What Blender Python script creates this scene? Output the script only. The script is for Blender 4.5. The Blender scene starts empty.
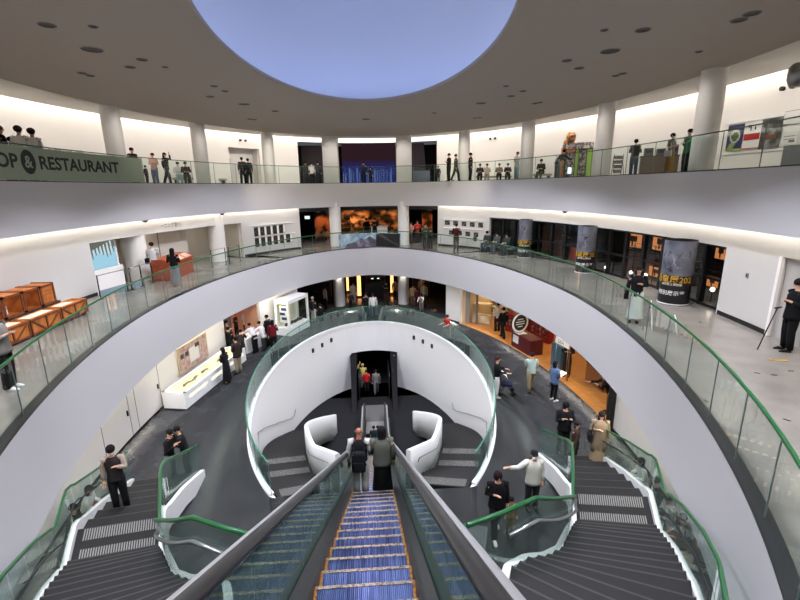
import bpy, bmesh, math, random
from mathutils import Vector, Matrix
random.seed(7)
S = bpy.context.scene
COL = S.collection
PI = math.pi
R = math.radians
H = 4.3                      # storey height; z = 0 is the entrance hall floor

# ------------------------------------------------------------------ materials
def lin(c):
    out = []
    for v in c[:3]:
        v = v / 255.0
        out.append(v / 12.92 if v <= 0.04045 else ((v + 0.055) / 1.055) ** 2.4)
    return (out[0], out[1], out[2], 1.0)
MATS = {}
def mat(name, col, rough=0.6, metal=0.0, spec=0.5, noise=None, emit=None, bump=0.0, alpha=None):
    if name in MATS: return MATS[name]
    m = bpy.data.materials.new(name); m.use_nodes = True
    nt = m.node_tree; b = nt.nodes['Principled BSDF']
    b.inputs['Base Color'].default_value = lin(col)
    b.inputs['Roughness'].default_value = rough
    b.inputs['Metallic'].default_value = metal
    b.inputs['Specular IOR Level'].default_value = spec
    if emit:
        b.inputs['Emission Color'].default_value = lin(emit[0]); b.inputs['Emission Strength'].default_value = emit[1]
    if noise:
        col2, scale, lo, hi = noise[:4]
        tc = nt.nodes.new('ShaderNodeTexCoord'); n = nt.nodes.new('ShaderNodeTexNoise')
        n.inputs['Scale'].default_value = scale; n.inputs['Detail'].default_value = 5
        cr = nt.nodes.new('ShaderNodeValToRGB')
        cr.color_ramp.elements[0].position = lo; cr.color_ramp.elements[1].position = hi
        cr.color_ramp.elements[0].color = lin(col); cr.color_ramp.elements[1].color = lin(col2)
        nt.links.new(tc.outputs['Object'], n.inputs['Vector'])
        nt.links.new(n.outputs['Fac'], cr.inputs['Fac'])
        nt.links.new(cr.outputs['Color'], b.inputs['Base Color'])
        if bump:
            bp = nt.nodes.new('ShaderNodeBump'); bp.inputs['Strength'].default_value = bump
            nt.links.new(n.outputs['Fac'], bp.inputs['Height']); nt.links.new(bp.outputs['Normal'], b.inputs['Normal'])
    MATS[name] = m
    return m
def cloth(col):
    k = 'cloth_%d_%d_%d' % tuple(col)
    return mat(k, col, 0.9, spec=0.2)
def glassmat(name, tint, refl=0.0, rough=0.0, gcol=(0.9, 0.95, 0.93, 1), haze=None):
    m = bpy.data.materials.new(name); m.use_nodes = True
    nt = m.node_tree; nt.nodes.clear()
    out = nt.nodes.new('ShaderNodeOutputMaterial'); mix = nt.nodes.new('ShaderNodeMixShader')
    tr = nt.nodes.new('ShaderNodeBsdfTransparent'); gl = nt.nodes.new('ShaderNodeBsdfGlossy')
    ge = nt.nodes.new('ShaderNodeNewGeometry'); dt = nt.nodes.new('ShaderNodeVectorMath'); dt.operation = 'DOT_PRODUCT'
    def mth(op, v=None):
        n = nt.nodes.new('ShaderNodeMath'); n.operation = op
        if v is not None: n.inputs[1].default_value = v
        return n
    ab, om, pw, ml, ad = mth('ABSOLUTE'), mth('SUBTRACT'), mth('POWER', 5), mth('MULTIPLY', 0.7), mth('ADD', 0.02 + refl)
    om.inputs[0].default_value = 1.0
    nt.links.new(ge.outputs['Normal'], dt.inputs[0]); nt.links.new(ge.outputs['Incoming'], dt.inputs[1])
    nt.links.new(dt.outputs['Value'], ab.inputs[0]); nt.links.new(ab.outputs[0], om.inputs[1]); nt.links.new(om.outputs[0], pw.inputs[0])
    nt.links.new(pw.outputs[0], ml.inputs[0]); nt.links.new(ml.outputs[0], ad.inputs[0])
    fr = ad
    tr.inputs['Color'].default_value = tint; gl.inputs['Roughness'].default_value = rough
    gl.inputs['Color'].default_value = gcol
    nt.links.new(fr.outputs[0], mix.inputs[0]); nt.links.new(tr.outputs[0], mix.inputs[1]); nt.links.new(gl.outputs[0], mix.inputs[2])
    res = mix
    if haze:                                     # faint milky haze added into the glass colour to pale it
        df = nt.nodes.new('ShaderNodeBsdfDiffuse'); df.inputs['Color'].default_value = lin(haze[0]); m2 = nt.nodes.new('ShaderNodeMixShader'); m2.inputs[0].default_value = haze[1]
        nt.links.new(mix.outputs[0], m2.inputs[1]); nt.links.new(df.outputs[0], m2.inputs[2]); res = m2
    nt.links.new(res.outputs[0], out.inputs[0])
    MATS[name] = m
    return m
def emitmat(name, col, k):
    m = bpy.data.materials.new(name); m.use_nodes = True
    nt = m.node_tree; nt.nodes.clear()
    o = nt.nodes.new('ShaderNodeOutputMaterial'); e = nt.nodes.new('ShaderNodeEmission')
    e.inputs['Color'].default_value = lin(col); e.inputs['Strength'].default_value = k
    nt.links.new(e.outputs[0], o.inputs[0]); MATS[name] = m
    return m

# ------------------------------------------------------------------ mesh builder
class MB:
    def __init__(s): s.v = []; s.f = []; s.m = []; s.s = []
    def add(s, vs, fs, m=0, smooth=False):
        o = len(s.v); s.v += [tuple(p) for p in vs]
        for f in fs:
            s.f.append(tuple(i + o for i in f)); s.m.append(m); s.s.append(smooth)
        return s
    def box(s, c, d, rz=0.0, m=0, rot=None):
        x, y, z = d[0] / 2, d[1] / 2, d[2] / 2
        M = rot if rot is not None else Matrix.Rotation(rz, 3, 'Z')
        vs = [Vector(c) + M @ Vector(p) for p in ((-x,-y,-z),(x,-y,-z),(x,y,-z),(-x,y,-z),(-x,-y,z),(x,-y,z),(x,y,z),(-x,y,z))]
        return s.add(vs, [(0,3,2,1),(4,5,6,7),(0,1,5,4),(1,2,6,5),(2,3,7,6),(3,0,4,7)], m)
    def rbox(s, c, d, rz=0.0, r=0.02, m=0):
        x, y = d[0] / 2 - r, d[1] / 2 - r
        poly = []
        for cx, cy, a0 in ((x, y, 0), (-x, y, 90), (-x, -y, 180), (x, -y, 270)):
            for k in range(4):
                a = R(a0 + k * 30); poly.append((cx + r * math.cos(a), cy + r * math.sin(a)))
        cs, sn = math.cos(rz), math.sin(rz)
        poly = [(c[0] + px * cs - py * sn, c[1] + px * sn + py * cs) for px, py in poly]
        return s.prism(poly, c[2] - d[2] / 2, c[2] + d[2] / 2, m)
    def hexa(s, p, m=0):
        return s.add(p, [(0,3,2,1),(4,5,6,7),(0,1,5,4),(1,2,6,5),(2,3,7,6),(3,0,4,7)], m)
    def prism(s, poly, z0, z1, m=0, smooth=False):
        n = len(poly)
        zz0 = z0 if isinstance(z0, (list, tuple)) else [z0] * n
        zz1 = z1 if isinstance(z1, (list, tuple)) else [z1] * n
        vs = [(p[0], p[1], zz0[i]) for i, p in enumerate(poly)] + [(p[0], p[1], zz1[i]) for i, p in enumerate(poly)]
        fs = [tuple(reversed(range(n))), tuple(range(n, 2 * n))]
        s.add(vs, fs, m)
        o = len(s.v) - 2 * n
        for i in range(n):
            j = (i + 1) % n
            s.f.append((o + i, o + j, o + n + j, o + n + i)); s.m.append(m); s.s.append(smooth)
        return s
    def grid(s, rows, m=0, smooth=True, cu=False, cv=False, flip=False):
        a, b = len(rows), len(rows[0]); vs = [p for r in rows for p in r]; fs = []
        for i in range(a if cu else a - 1):
            for j in range(b if cv else b - 1):
                q = (i * b + j, i * b + (j + 1) % b, ((i + 1) % a) * b + (j + 1) % b, ((i + 1) % a) * b + j)
                fs.append(tuple(reversed(q)) if flip else q)
        return s.add(vs, fs, m, smooth)
    def tube(s, path, r, n=8, m=0, closed=False, caps=True, r2=None, up=None, smooth=True):
        P = [Vector(p) for p in path]; k = len(P); rows = []
        for i in range(k):
            if closed: t = P[(i + 1) % k] - P[i - 1]
            else: t = P[min(i + 1, k - 1)] - P[max(i - 1, 0)]
            if t.length < 1e-9: t = Vector((0, 0, 1))
            t.normalize()
            u = Vector(up) if up is not None else (Vector((0, 0, 1)) if abs(t.z) < 0.9 else Vector((0, 1, 0)))
            x = t.cross(u).normalized(); y = x.cross(t).normalized()
            ra = r[i] if isinstance(r, (list, tuple)) else r
            rb = ra if r2 is None else (r2[i] if isinstance(r2, (list, tuple)) else r2)
            rows.append([P[i] + x * (ra * math.cos(2 * PI * j / n)) + y * (rb * math.sin(2 * PI * j / n)) for j in range(n)])
        o = len(s.v)
        s.grid(rows, m, smooth, cu=closed, cv=True, flip=True)
        if caps and not closed:
            s.f.append(tuple(o + j for j in range(n))); s.m.append(m); s.s.append(False)
            s.f.append(tuple(o + (k - 1) * n + j for j in reversed(range(n)))); s.m.append(m); s.s.append(False)
        return s
    def ell(s, c, r, nu=12, nv=8, m=0, rot=None):
        rows = []
        for i in range(nv + 1):
            a = PI * i / nv - PI / 2; row = []
            for j in range(nu):
                b = 2 * PI * j / nu
                p = Vector((r[0] * math.cos(a) * math.cos(b), r[1] * math.cos(a) * math.sin(b), r[2] * math.sin(a)))
                if rot is not None: p = rot @ p
                row.append(Vector(c) + p)
            rows.append(row)
        return s.grid(rows, m, True, cv=True)
    def lathe(s, prof, c=(0, 0, 0), n=20, m=0, smooth=True):
        rows = [[(c[0] + r * math.cos(2 * PI * j / n), c[1] + r * math.sin(2 * PI * j / n), c[2] + z) for j in range(n)] for r, z in prof]
        return s.grid(rows, m, smooth, cv=True)
    def build(s, name, mats, parent=None, loc=None, rz=None):
        me = bpy.data.meshes.new(name)
        me.from_pydata([tuple(p) for p in s.v], [], s.f)
        for mm in (mats if isinstance(mats, (list, tuple)) else [mats]): me.materials.append(mm)
        me.polygons.foreach_set('material_index', s.m); me.polygons.foreach_set('use_smooth', s.s)
        me.update()
        o = bpy.data.objects.new(name, me); COL.objects.link(o)
        if parent: o.parent = parent
        if loc is not None: o.location = loc
        if rz is not None: o.rotation_euler = (0, 0, rz)
        return o
def tag(o, label=None, cat=None, group=None, kind=None):
    if label: o['label'] = label
    if cat: o['category'] = cat
    if group: o['group'] = group
    if kind: o['kind'] = kind
    return o
def empty(name, loc, label, cat, group=None, rz=0.0):
    o = bpy.data.objects.new(name, None); COL.objects.link(o); o.empty_display_size = 0.2
    o.location = loc; o.rotation_euler = (0, 0, rz)
    return tag(o, label, cat, group)
def struct(o, label=None, cat=None):
    o['kind'] = 'structure'
    if label: o['label'] = label
    if cat: o['category'] = cat
    return o
def copy_tree(o, parent=None):
    c = o.copy(); COL.objects.link(c)
    if parent: c.parent = parent
    for ch in list(o.children): copy_tree(ch, c)
    return c

# ------------------------------------------------------------------ plan curves (ovals of the atrium)
def ring(a, b, c, n=2.0, e=0.0):
    def f(t):
        t = R(t); ct, st = math.cos(t), math.sin(t)
        y = math.copysign(abs(st) ** (2 / n), st); x = math.copysign(abs(ct) ** (2 / n), ct)
        return (a * x * (1 + e * y), c + b * y)
    return f
RING2 = ring(7.48, 15.04, 15.13, 1.8, 0.014)   # gallery opening
RING3 = ring(10.22, 16.77, 14.79)              # upper floor opening
EGG = ring(4.78, 8.85, 17.9)                   # oval well down to the basement
def grow(f, d, c):                             # the same oval d metres further out
    def g(t):
        p = Vector(f(t)); q0 = Vector(f(t - 0.5)); q1 = Vector(f(t + 0.5)); tg = (q1 - q0).normalized()
        nn = Vector((tg.y, -tg.x))
        return (p.x + nn.x * d, p.y + nn.y * d)
    return g
W2 = ring(10.9, 17.3, 14.8); W1 = ring(8.3, 15.0, 14.5); W3 = ring(15.0, 22.0, 14.8)
DISC = ring(11.35, 17.9, 14.8); HOLE = ring(3.42, 7.35, 12.5)
def trange(t0, t1, n): return [t0 + (t1 - t0) * i / n for i in range(n + 1)]
def loft_ring(fzs, t0=0, t1=360, n=160, name='', mats=None, smooth=True, close_section=True, midx=None):
    """fzs: list of (plan function, z): rows of a section swept around the oval"""
    mb = MB(); full = abs(t1 - t0) >= 359.9
    ts = trange(t0, t1, n)[: n if full else n + 1]
    k = len(fzs)
    for i in range(k if close_section else k - 1):
        fa, za = fzs[i]; fb, zb = fzs[(i + 1) % k]
        rows = [[(*fa(t), za) for t in ts], [(*fb(t), zb) for t in ts]]
        mb.grid(rows, midx[i] if midx else 0, smooth, cv=full)
    return mb
def wall_strip(mb, f, t0, t1, z0, z1, thick=0.2, m=0, step=2.0, cap=True):
    """curved wall piece with real thickness, inner face on the oval f"""
    n = max(1, int(abs(t1 - t0) / step)); ts = trange(t0, t1, n); g = grow(f, thick, 0)
    rows = [[(*f(t), z0) for t in ts], [(*f(t), z1) for t in ts], [(*g(t), z1) for t in ts], [(*g(t), z0) for t in ts]]
    mb.grid(rows, m, False, cu=True)
    o = len(mb.v) - 4 * len(ts); L = len(ts)
    if cap:
        mb.f.append((o, o + L, o + 2 * L, o + 3 * L)); mb.m.append(m); mb.s.append(False)
        mb.f.append((o + L - 1, o + 4 * L - 1, o + 3 * L - 1, o + 2 * L - 1)); mb.m.append(m); mb.s.append(False)
    return mb
def tangent(f, t):
    q0 = Vector(f(t - 0.5)); q1 = Vector(f(t + 0.5)); return (q1 - q0).normalized()
def arcpts(f, t0, t1, n):
    """n+1 parameter values evenly spaced by length"""
    N = 600; ts = trange(t0, t1, N); L = [0.0]
    for i in range(N): L.append(L[-1] + (Vector(f(ts[i + 1])) - Vector(f(ts[i]))).length)
    out = []; j = 0
    for k in range(n + 1):
        s = L[-1] * k / n
        while j < N - 1 and L[j + 1] < s: j += 1
        d = L[j + 1] - L[j]; out.append(ts[j] + (ts[j + 1] - ts[j]) * ((s - L[j]) / d if d > 0 else 0))
    return out, L[-1]

# ------------------------------------------------------------------ lettering
_TXT = {}
def text_geo(body, size=1.0, bold=0.0):
    """flat outline geometry of a word: list of 2-D points, faces, width"""
    key = (body, bold)
    if key not in _TXT:
        cu = bpy.data.curves.new('lettering', 'FONT'); cu.body = body; cu.size = 1.0; cu.offset = bold; cu.resolution_u = 3
        o = bpy.data.objects.new('lettering', cu); COL.objects.link(o)
        dg = bpy.context.evaluated_depsgraph_get(); me = bpy.data.meshes.new_from_object(o.evaluated_get(dg))
        vs = [(v.co.x, v.co.y) for v in me.vertices]; fs = [tuple(p.vertices) for p in me.polygons]
        bpy.data.objects.remove(o); bpy.data.curves.remove(cu); bpy.data.meshes.remove(me)
        _TXT[key] = (vs, fs, max([v[0] for v in vs] or [0]))
    vs, fs, w = _TXT[key]
    return [(x * size, y * size) for x, y in vs], fs, w * size
def text_on(mb, body, size, origin, ux, uy, m=0, center=False, bold=0.0, sx=1.0):
    vs, fs, w = text_geo(body, size, bold); ux = Vector(ux); uy = Vector(uy); O = Vector(origin)
    off = -w * sx / 2 if center else 0
    return mb.add([O + ux * (x * sx + off) + uy * y for x, y in vs], fs, m)
# ------------------------------------------------------------------ building materials
M_WALL = mat('warm_white_plaster', (236, 232, 226), 0.75, spec=0.25)
M_WALL3 = mat('white_plaster', (238, 234, 228), 0.75, spec=0.25)
M_FASCIA = mat('fascia_paint', (206, 204, 205), 0.7, spec=0.25)
M_CEIL = mat('taupe_ceiling', (184, 175, 164), 0.85, spec=0.15)
M_CEILW = mat('soffit_white', (222, 218, 212), 0.8, spec=0.2)
M_DOME = mat('dome_plaster', (225, 230, 240), 0.8, spec=0.1)
M_DARK = mat('black_room_paint', (22, 21, 24), 0.8, spec=0.2)
M_CHAR = mat('charcoal_panel', (46, 46, 50), 0.6)
M_F1 = mat('dark_polished_stone', (40, 41, 43), 0.2, spec=0.6, noise=((56, 57, 59), 1.6, 0.35, 0.7))
M_F2 = mat('grey_terrazzo', (128, 124, 116), 0.2, spec=0.6, noise=((146, 140, 131), 1.3, 0.35, 0.7))
M_F3 = mat('pale_terrazzo', (150, 146, 140), 0.3)
M_FB = mat('black_carpet', (34, 34, 36), 0.9, spec=0.1)
M_GREEN = mat('green_handrail', (8, 84, 38), 0.3, spec=0.6)
M_STEEL = mat('brushed_steel', (165, 165, 165), 0.3, metal=0.9)
M_DSTEEL = mat('dark_metal', (42, 44, 44), 0.4, metal=0.6)
M_WHITEP = mat('white_lacquer', (240, 240, 238), 0.35)
M_BASE = mat('black_skirting', (24, 24, 25), 0.5)
M_BLACK = mat('black_plastic', (16, 16, 17), 0.4)
M_GLASS = glassmat('balustrade_glass', (0.93, 0.965, 0.95, 1))
M_GLASSG = glassmat('green_edge_glass', (0.87, 0.94, 0.91, 1), 0.03, haze=((150, 176, 164), 0.05))
M_GASK = mat('glass_joint', (96, 112, 106), 0.4)

# ------------------------------------------------------------------ floors, slabs and ceilings
def W1C(t):                                   # hall wall line, pushed back where the dark exhibition room opens
    x, y = W1(t); k = max(0.0, min(1.0, (t % 360 - 50) / 10)) * max(0.0, min(1.0, (129 - t % 360) / 10)); return (x, y + 3.9 * k)
Z3S, Z2S = 8.6 - 1.57, 4.3 - 1.91            # undersides of the two slabs
def slab(name, inner, wall_under, ztop, zbot, outer_d, mfloor, mfasc, label, lip=0.36, rise=0.34):
    lipf = grow(wall_under, -lip, 0); wf = grow(wall_under, 0.15, 0); of = grow(wall_under, outer_d, 0)
    innf = grow(inner, 0.0, 0)
    rows = [(innf, ztop), (of, ztop), (of, zbot + rise), (wf, zbot + rise), (lipf, zbot + rise), (lipf, zbot), (innf, zbot)]
    mb = loft_ring(rows, midx=[0, 2, 2, 2, 2, 2, 1], n=180)
    return struct(mb.build(name, [mfloor, mfasc, M_CEILW]), label)
slab('floor_upper', RING3, W2, 8.6, Z3S, 9.0, M_F3, M_FASCIA, 'upper floor slab with a plain grey curved edge')
slab('floor_gallery', RING2, W1C, 4.3, Z2S, 13.0, M_F2, M_FASCIA, 'gallery floor of polished grey terrazzo with a pale curved edge')
# entrance hall floor: annulus around the oval well, with a straight front edge at the head of the basement stairs
mb = MB()
EGGO = grow(EGG, 0.12, 0)
def egg_open(t):
    x, y = EGGO(t); return (x, max(y, 10.62))
ts = trange(0, 360, 180)[:180]
W1o = grow(W1, 9.5, 0)
rows = [[(*egg_open(t), 0.0) for t in ts], [(*W1o(t), 0.0) for t in ts], [(*W1o(t), -0.35) for t in ts], [(*egg_open(t), -0.35) for t in ts]]
mb.grid(rows, 0, True, cu=True, cv=True)
struct(mb.build('floor_hall', [M_F1]), 'dark polished stone floor of the entrance hall')
mb = MB(); E2 = grow(EGG, 0.3, 0)
mb.prism([E2(t) for t in trange(0, 360, 90)[:90]], -4.5, -4.3)
mb.box((0, 33.0, -4.4), (9, 16, 0.2))
struct(mb.build('floor_basement', [M_FB]), 'black basement floor inside the oval well')
# white wall of the oval well
mb = MB()
wall_strip(mb, EGG, 107.3, 236, -4.3, -0.005, 0.22, step=3); wall_strip(mb, EGG, -56, 71.7, -4.3, -0.005, 0.22, step=3)
wall_strip(mb, EGG, 71.7, 107.3, -1.9, -0.005, 0.22, step=3)
struct(mb.build('wall_well', [mat('well_white', (244, 243, 241), 0.7, spec=0.25)]), 'smooth white wall of the oval well around the basement doorway')
# ceiling disc, its step, outer ring and dome
mb = loft_ring([(HOLE, 11.75), (DISC, 11.75), (DISC, 12.0), (grow(W3, -0.4, 0), 12.0), (grow(W3, -0.4, 0), 12.35), (grow(W3, 0.15, 0), 12.35), (grow(W3, 0.15, 0), 12.6), (grow(HOLE, 1.3, 0), 12.6), (grow(HOLE, 1.3, 0), 11.79), (grow(HOLE, 0.06, 0), 11.79), (grow(HOLE, 0.06, 0), 11.86), (HOLE, 11.86)], n=180,
               midx=[0, 0, 1, 1, 1, 1, 1, 1, 1, 1, 0, 0])
struct(mb.build('ceiling', [M_CEIL, M_CEILW]), 'broad taupe ceiling with an oval opening')
mb = MB(); rows = []
for i in range(15):
    a = PI / 2 * i / 14
    k, z = math.cos(a), math.sin(a)
    rows.append([(0 + (HD[0]) * k, 12.5 + (HD[1] - 12.5) * k, 11.82 + 5.3 * z) for HD in [grow(HOLE, 1.2, 0)(t) for t in trange(0, 360, 96)[:96]]])
mb.grid(rows, 0, True, cv=True)
struct(mb.build('ceiling_dome', [M_DOME]), 'pale blue oval dome above the ceiling opening')
M_COVE = emitmat('dome_cove_light', (174, 192, 248), 3.0)
mb = loft_ring([(grow(HOLE, 0.12, 0), 11.80), (grow(HOLE, 0.3, 0), 11.80), (grow(HOLE, 0.3, 0), 11.83), (grow(HOLE, 0.12, 0), 11.83)], n=96)
tag(mb.build('cove_light', [M_COVE]), 'ring of bluish cove light hidden behind the dome rim', 'light')

# ------------------------------------------------------------------ outer walls
def cove(name, f, z, col, k, label, segs):
    m = emitmat(name + '_lamp', col, k)
    g0 = grow(f, -0.34, 0); g1 = grow(f, -0.30, 0)
    mb = MB()
    for t0, t1 in segs:
        n = max(2, int(abs(t1 - t0) / 3)); ts = trange(t0, t1, n)
        rows = [[(*g1(t), z) for t in ts], [(*g1(t), z + 0.10) for t in ts], [(*g0(t), z + 0.10) for t in ts], [(*g0(t), z) for t in ts]]
        mb.grid(rows, 0, False, cu=True)
        o = len(mb.v) - 4 * len(ts); L = len(ts)
        mb.f += [(o, o + L, o + 2 * L, o + 3 * L), (o + L - 1, o + 4 * L - 1, o + 3 * L - 1, o + 2 * L - 1)]; mb.m += [0, 0]; mb.s += [False, False]
    return tag(mb.build('cove_light', [m]), label, 'light')
ZW2 = Z3S + 0.34; ZW1 = Z2S + 0.34; ZW3 = 12.35
# gallery level
mb = MB()
for t0, t1, z0, z1 in ((-70, -24, H, ZW2), (-24, -14.6, 6.41, ZW2), (-14.6, -7.4, H, ZW2), (-7.4, 46.7, 6.37, ZW2), (46.7, 64.6, H, ZW2),
                       (115.6, 134.6, H, ZW2), (134.6, 170.4, 6.35, ZW2), (170.4, 250, H, ZW2)):
    wall_strip(mb, W2, t0, t1, z0, z1, 0.18)
struct(mb.build('wall_gallery', [mat('gallery_plaster', (202, 199, 194), 0.75, spec=0.25)]), 'curved white wall of the gallery level')
mb = MB(); wall_strip(mb, W2, 64.6, 115.6, 6.75, ZW2, 0.18)
struct(mb.build('wall_gallery_header', [M_CHAR]), 'dark header over the gallery exhibition opening')
n_trim = 0
W2i = grow(W2, -0.015, 0)
mb = MB()
for t0, t1 in ((-14.4, -7.6), (-60, -24.2), (46.9, 64.4), (115.8, 134.4), (170.6, 240)):
    wall_strip(mb, W2i, t0, t1, H, H + 0.13, 0.012)
struct(mb.build('baseboard_gallery', [M_BASE]), 'black skirting along the gallery wall')
# hall level
mb = MB()
for t0, t1, z0, z1 in ((-70, -5, 0, ZW1), (-5, 49.2, 2.22, ZW1), (49.2, 55.5, 0, ZW1), (123.7, 139.4, 0, ZW1), (139.4, 152.5, 2.2, ZW1), (152.5, 250, 0, ZW1)):
    wall_strip(mb, W1, t0, t1, z0, z1, 0.18)
struct(mb.build('wall_hall', [M_WALL]), 'curved white wall of the entrance hall')
W1i = grow(W1, -0.015, 0); mb = MB()
for t0, t1 in ((-50, -5.2), (49.4, 55.3), (123.9, 139.2), (152.7, 240)):
    wall_strip(mb, W1i, t0, t1, 0, 0.1, 0.012)
struct(mb.build('baseboard_hall', [M_BASE]), 'black skirting along the hall wall')
# upper level
mb = MB()
for t0, t1, z0, z1 in ((-80, 69.3, 8.6, ZW3), (69.3, 110.6, 11.72, ZW3), (110.6, 121.1, 8.6, ZW3), (121.1, 128.7, 11.08, ZW3), (128.7, 260, 8.6, ZW3)):
    wall_strip(mb, W3, t0, t1, z0, z1, 0.18)
struct(mb.build('wall_upper', [M_WALL3]), 'curved white wall of the upper floor')
VIS = (-75, 255)
cove('upper_cove', W3, 12.22, (255, 247, 240), 5.0, 'line of warm cove light above the upper wall', [VIS])
cove('gallery_cove', W2, Z3S + 0.22, (255, 249, 242), 7.5, 'line of cove light above the gallery wall', [(-60, 64.5), (115.7, 240)])
cove('hall_cove', W1, Z2S + 0.22, (255, 250, 244), 8.0, 'line of cove light above the hall wall', [(-60, 46), (133, 240)])

# ------------------------------------------------------------------ back rooms (dark exhibition halls and lit shop)
def room(name, f, t0, t1, depth, z0, z1, m, label, sides=True, step=4):
    mb = MB(); g = grow(f, depth, 0)
    wall_strip(mb, g, t0, t1, z0, z1, 0.15, step=step)
    if sides:
        for t in (t0, t1):
            p, q = Vector((*f(t), 0)), Vector((*g(t), 0)); d = (q - p).normalized(); p = p + d * 0.19; s = Vector((-d.y, d.x, 0)) * 0.06
            mb.prism([(p + s)[:2], (p - s)[:2], (q - s)[:2], (q + s)[:2]], z0, z1)
    return struct(mb.build(name, [m]), label)
room('wall_dark_hall_gallery', W2, 64.6, 115.6, 6.0, H, ZW2, M_DARK, 'dark exhibition room behind the gallery opening')
room('wall_dark_hall_ground', W1, 55.5, 123.7, 8.0, 0, ZW1, M_DARK, 'dark exhibition room behind the hall opening')
room('wall_dark_hall_upper', W3, 69.3, 110.6, 5.0, 8.6, 11.9, M_DARK, 'dark exhibition room behind the upper floor opening')
room('wall_niche_upper', W3, 121.1, 128.7, 0.9, 8.6, 11.3, M_WALL3, 'shallow white recess in the upper wall', step=2)
M_SHOP = mat('cream_shop_wall', (224, 205, 170), 0.6)
M_PEACH = mat('peach_wall', (226, 172, 142), 0.6)
M_CREAM = mat('cream_panel', (214, 206, 192), 0.7)
room('wall_shop', W1, -5, 49.2, 7.0, 0, ZW1, M_SHOP, 'cream back wall of the museum shop')
room('wall_workroom', W1, 139.4, 152.5, 3.2, 0, ZW1, M_PEACH, 'peach coloured wall of the activity room')
room('wall_alcove', W2, 134.6, 170.4, 2.6, H, ZW2, M_CREAM, 'cream panelled back wall of the gallery alcove')
room('wall_glazed_gallery', W2, -7.4, 46.7, 5.5, H, ZW2, M_CHAR, 'dark back wall of the glazed exhibition gallery')
mb = MB()
mb.prism([W1(t) for t in trange(-5, 49.2, 20)] + [grow(W1, 7.0, 0)(t) for t in trange(49.2, -5, 20)], -0.02, 0.006)
M_WOOD = mat('oak_floor', (174, 112, 54), 0.28, noise=((206, 146, 80), 2.2, 0.3, 0.7))
nt = M_WOOD.node_tree
mp = nt.nodes.new('ShaderNodeMapping'); mp.inputs['Scale'].default_value = (1, 6, 1)
tcn = [n for n in nt.nodes if n.type == 'TEX_COORD'][0]; nzn = [n for n in nt.nodes if n.type == 'TEX_NOISE'][0]
nt.links.new(tcn.outputs['Object'], mp.inputs['Vector']); nt.links.new(mp.outputs['Vector'], nzn.inputs['Vector'])
struct(mb.build('floor_shop', [M_WOOD]), 'orange oak floor of the museum shop')
# basement passage behind the doorway
mb = MB()
for sx in (-1, 1): mb.box((sx * 1.62, 30.4, -2.9), (0.2, 7.0, 2.8))
mb.box((0, 33.8, -2.9), (3.4, 0.2, 2.8)); mb.box((0, 30.4, -1.45), (3.5, 7.0, 0.2))
struct(mb.build('wall_passage', [M_DARK]), 'black walls of the basement passage')
mb = MB()
for sx in (-1, 1):
    mb.hexa([(sx * 1.05, 22.9, -4.3), (sx * 1.3, 22.9, -4.3), (sx * 1.5, 26.9, -4.3), (sx * 1.05, 26.9, -4.3),
             (sx * 1.08, 26.1, -2.0), (sx * 1.48, 26.2, -2.0), (sx * 1.5, 26.9, -1.95), (sx * 1.05, 26.9, -1.95)])
struct(mb.build('trim_1', [M_DARK]), 'black wedge-shaped reveals beside the basement doorway')

# ------------------------------------------------------------------ columns
M_COLUMN = mat('column_white', (232, 229, 224), 0.6, spec=0.3)
COLS3 = ((11.25, 14.75), (10.85, 20.6), (9.2, 26.1), (6.4, 30.4), (-6.4, 30.3), (-9.15, 26.05), (-10.75, 20.65))
for x, y in COLS3:
    mb = MB(); mb.lathe([(0.37, 8.6), (0.37, 12.0)], (x, y, 0), 32)
    struct(mb.build('column', [M_COLUMN]), 'round white column of the upper floor')
for x in (-2.62, 2.55):
    mb = MB(); mb.rbox((x, 32.9, 10.2), (1.08, 0.9, 3.5), r=0.03); struct(mb.build('column', [M_COLUMN]), 'broad square white pier of the upper floor')
for x, y, r in ((-2.42, 31.5, 0.4), (2.38, 31.5, 0.4), (-10.75, 20.85, 0.5), (-8.75, 25.9, 0.46)):
    mb = MB(); mb.lathe([(r, H), (r, Z3S + 0.3)], (x, y, 0), 32); struct(mb.build('column', [M_COLUMN]), 'round white column of the gallery level')
for x in (-2.36, 2.3):
    mb = MB(); mb.lathe([(0.4, 0), (0.4, Z2S + 0.3)], (x, 31.2, 0), 32); struct(mb.build('column', [M_COLUMN]), 'round white column of the hall')

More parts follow.
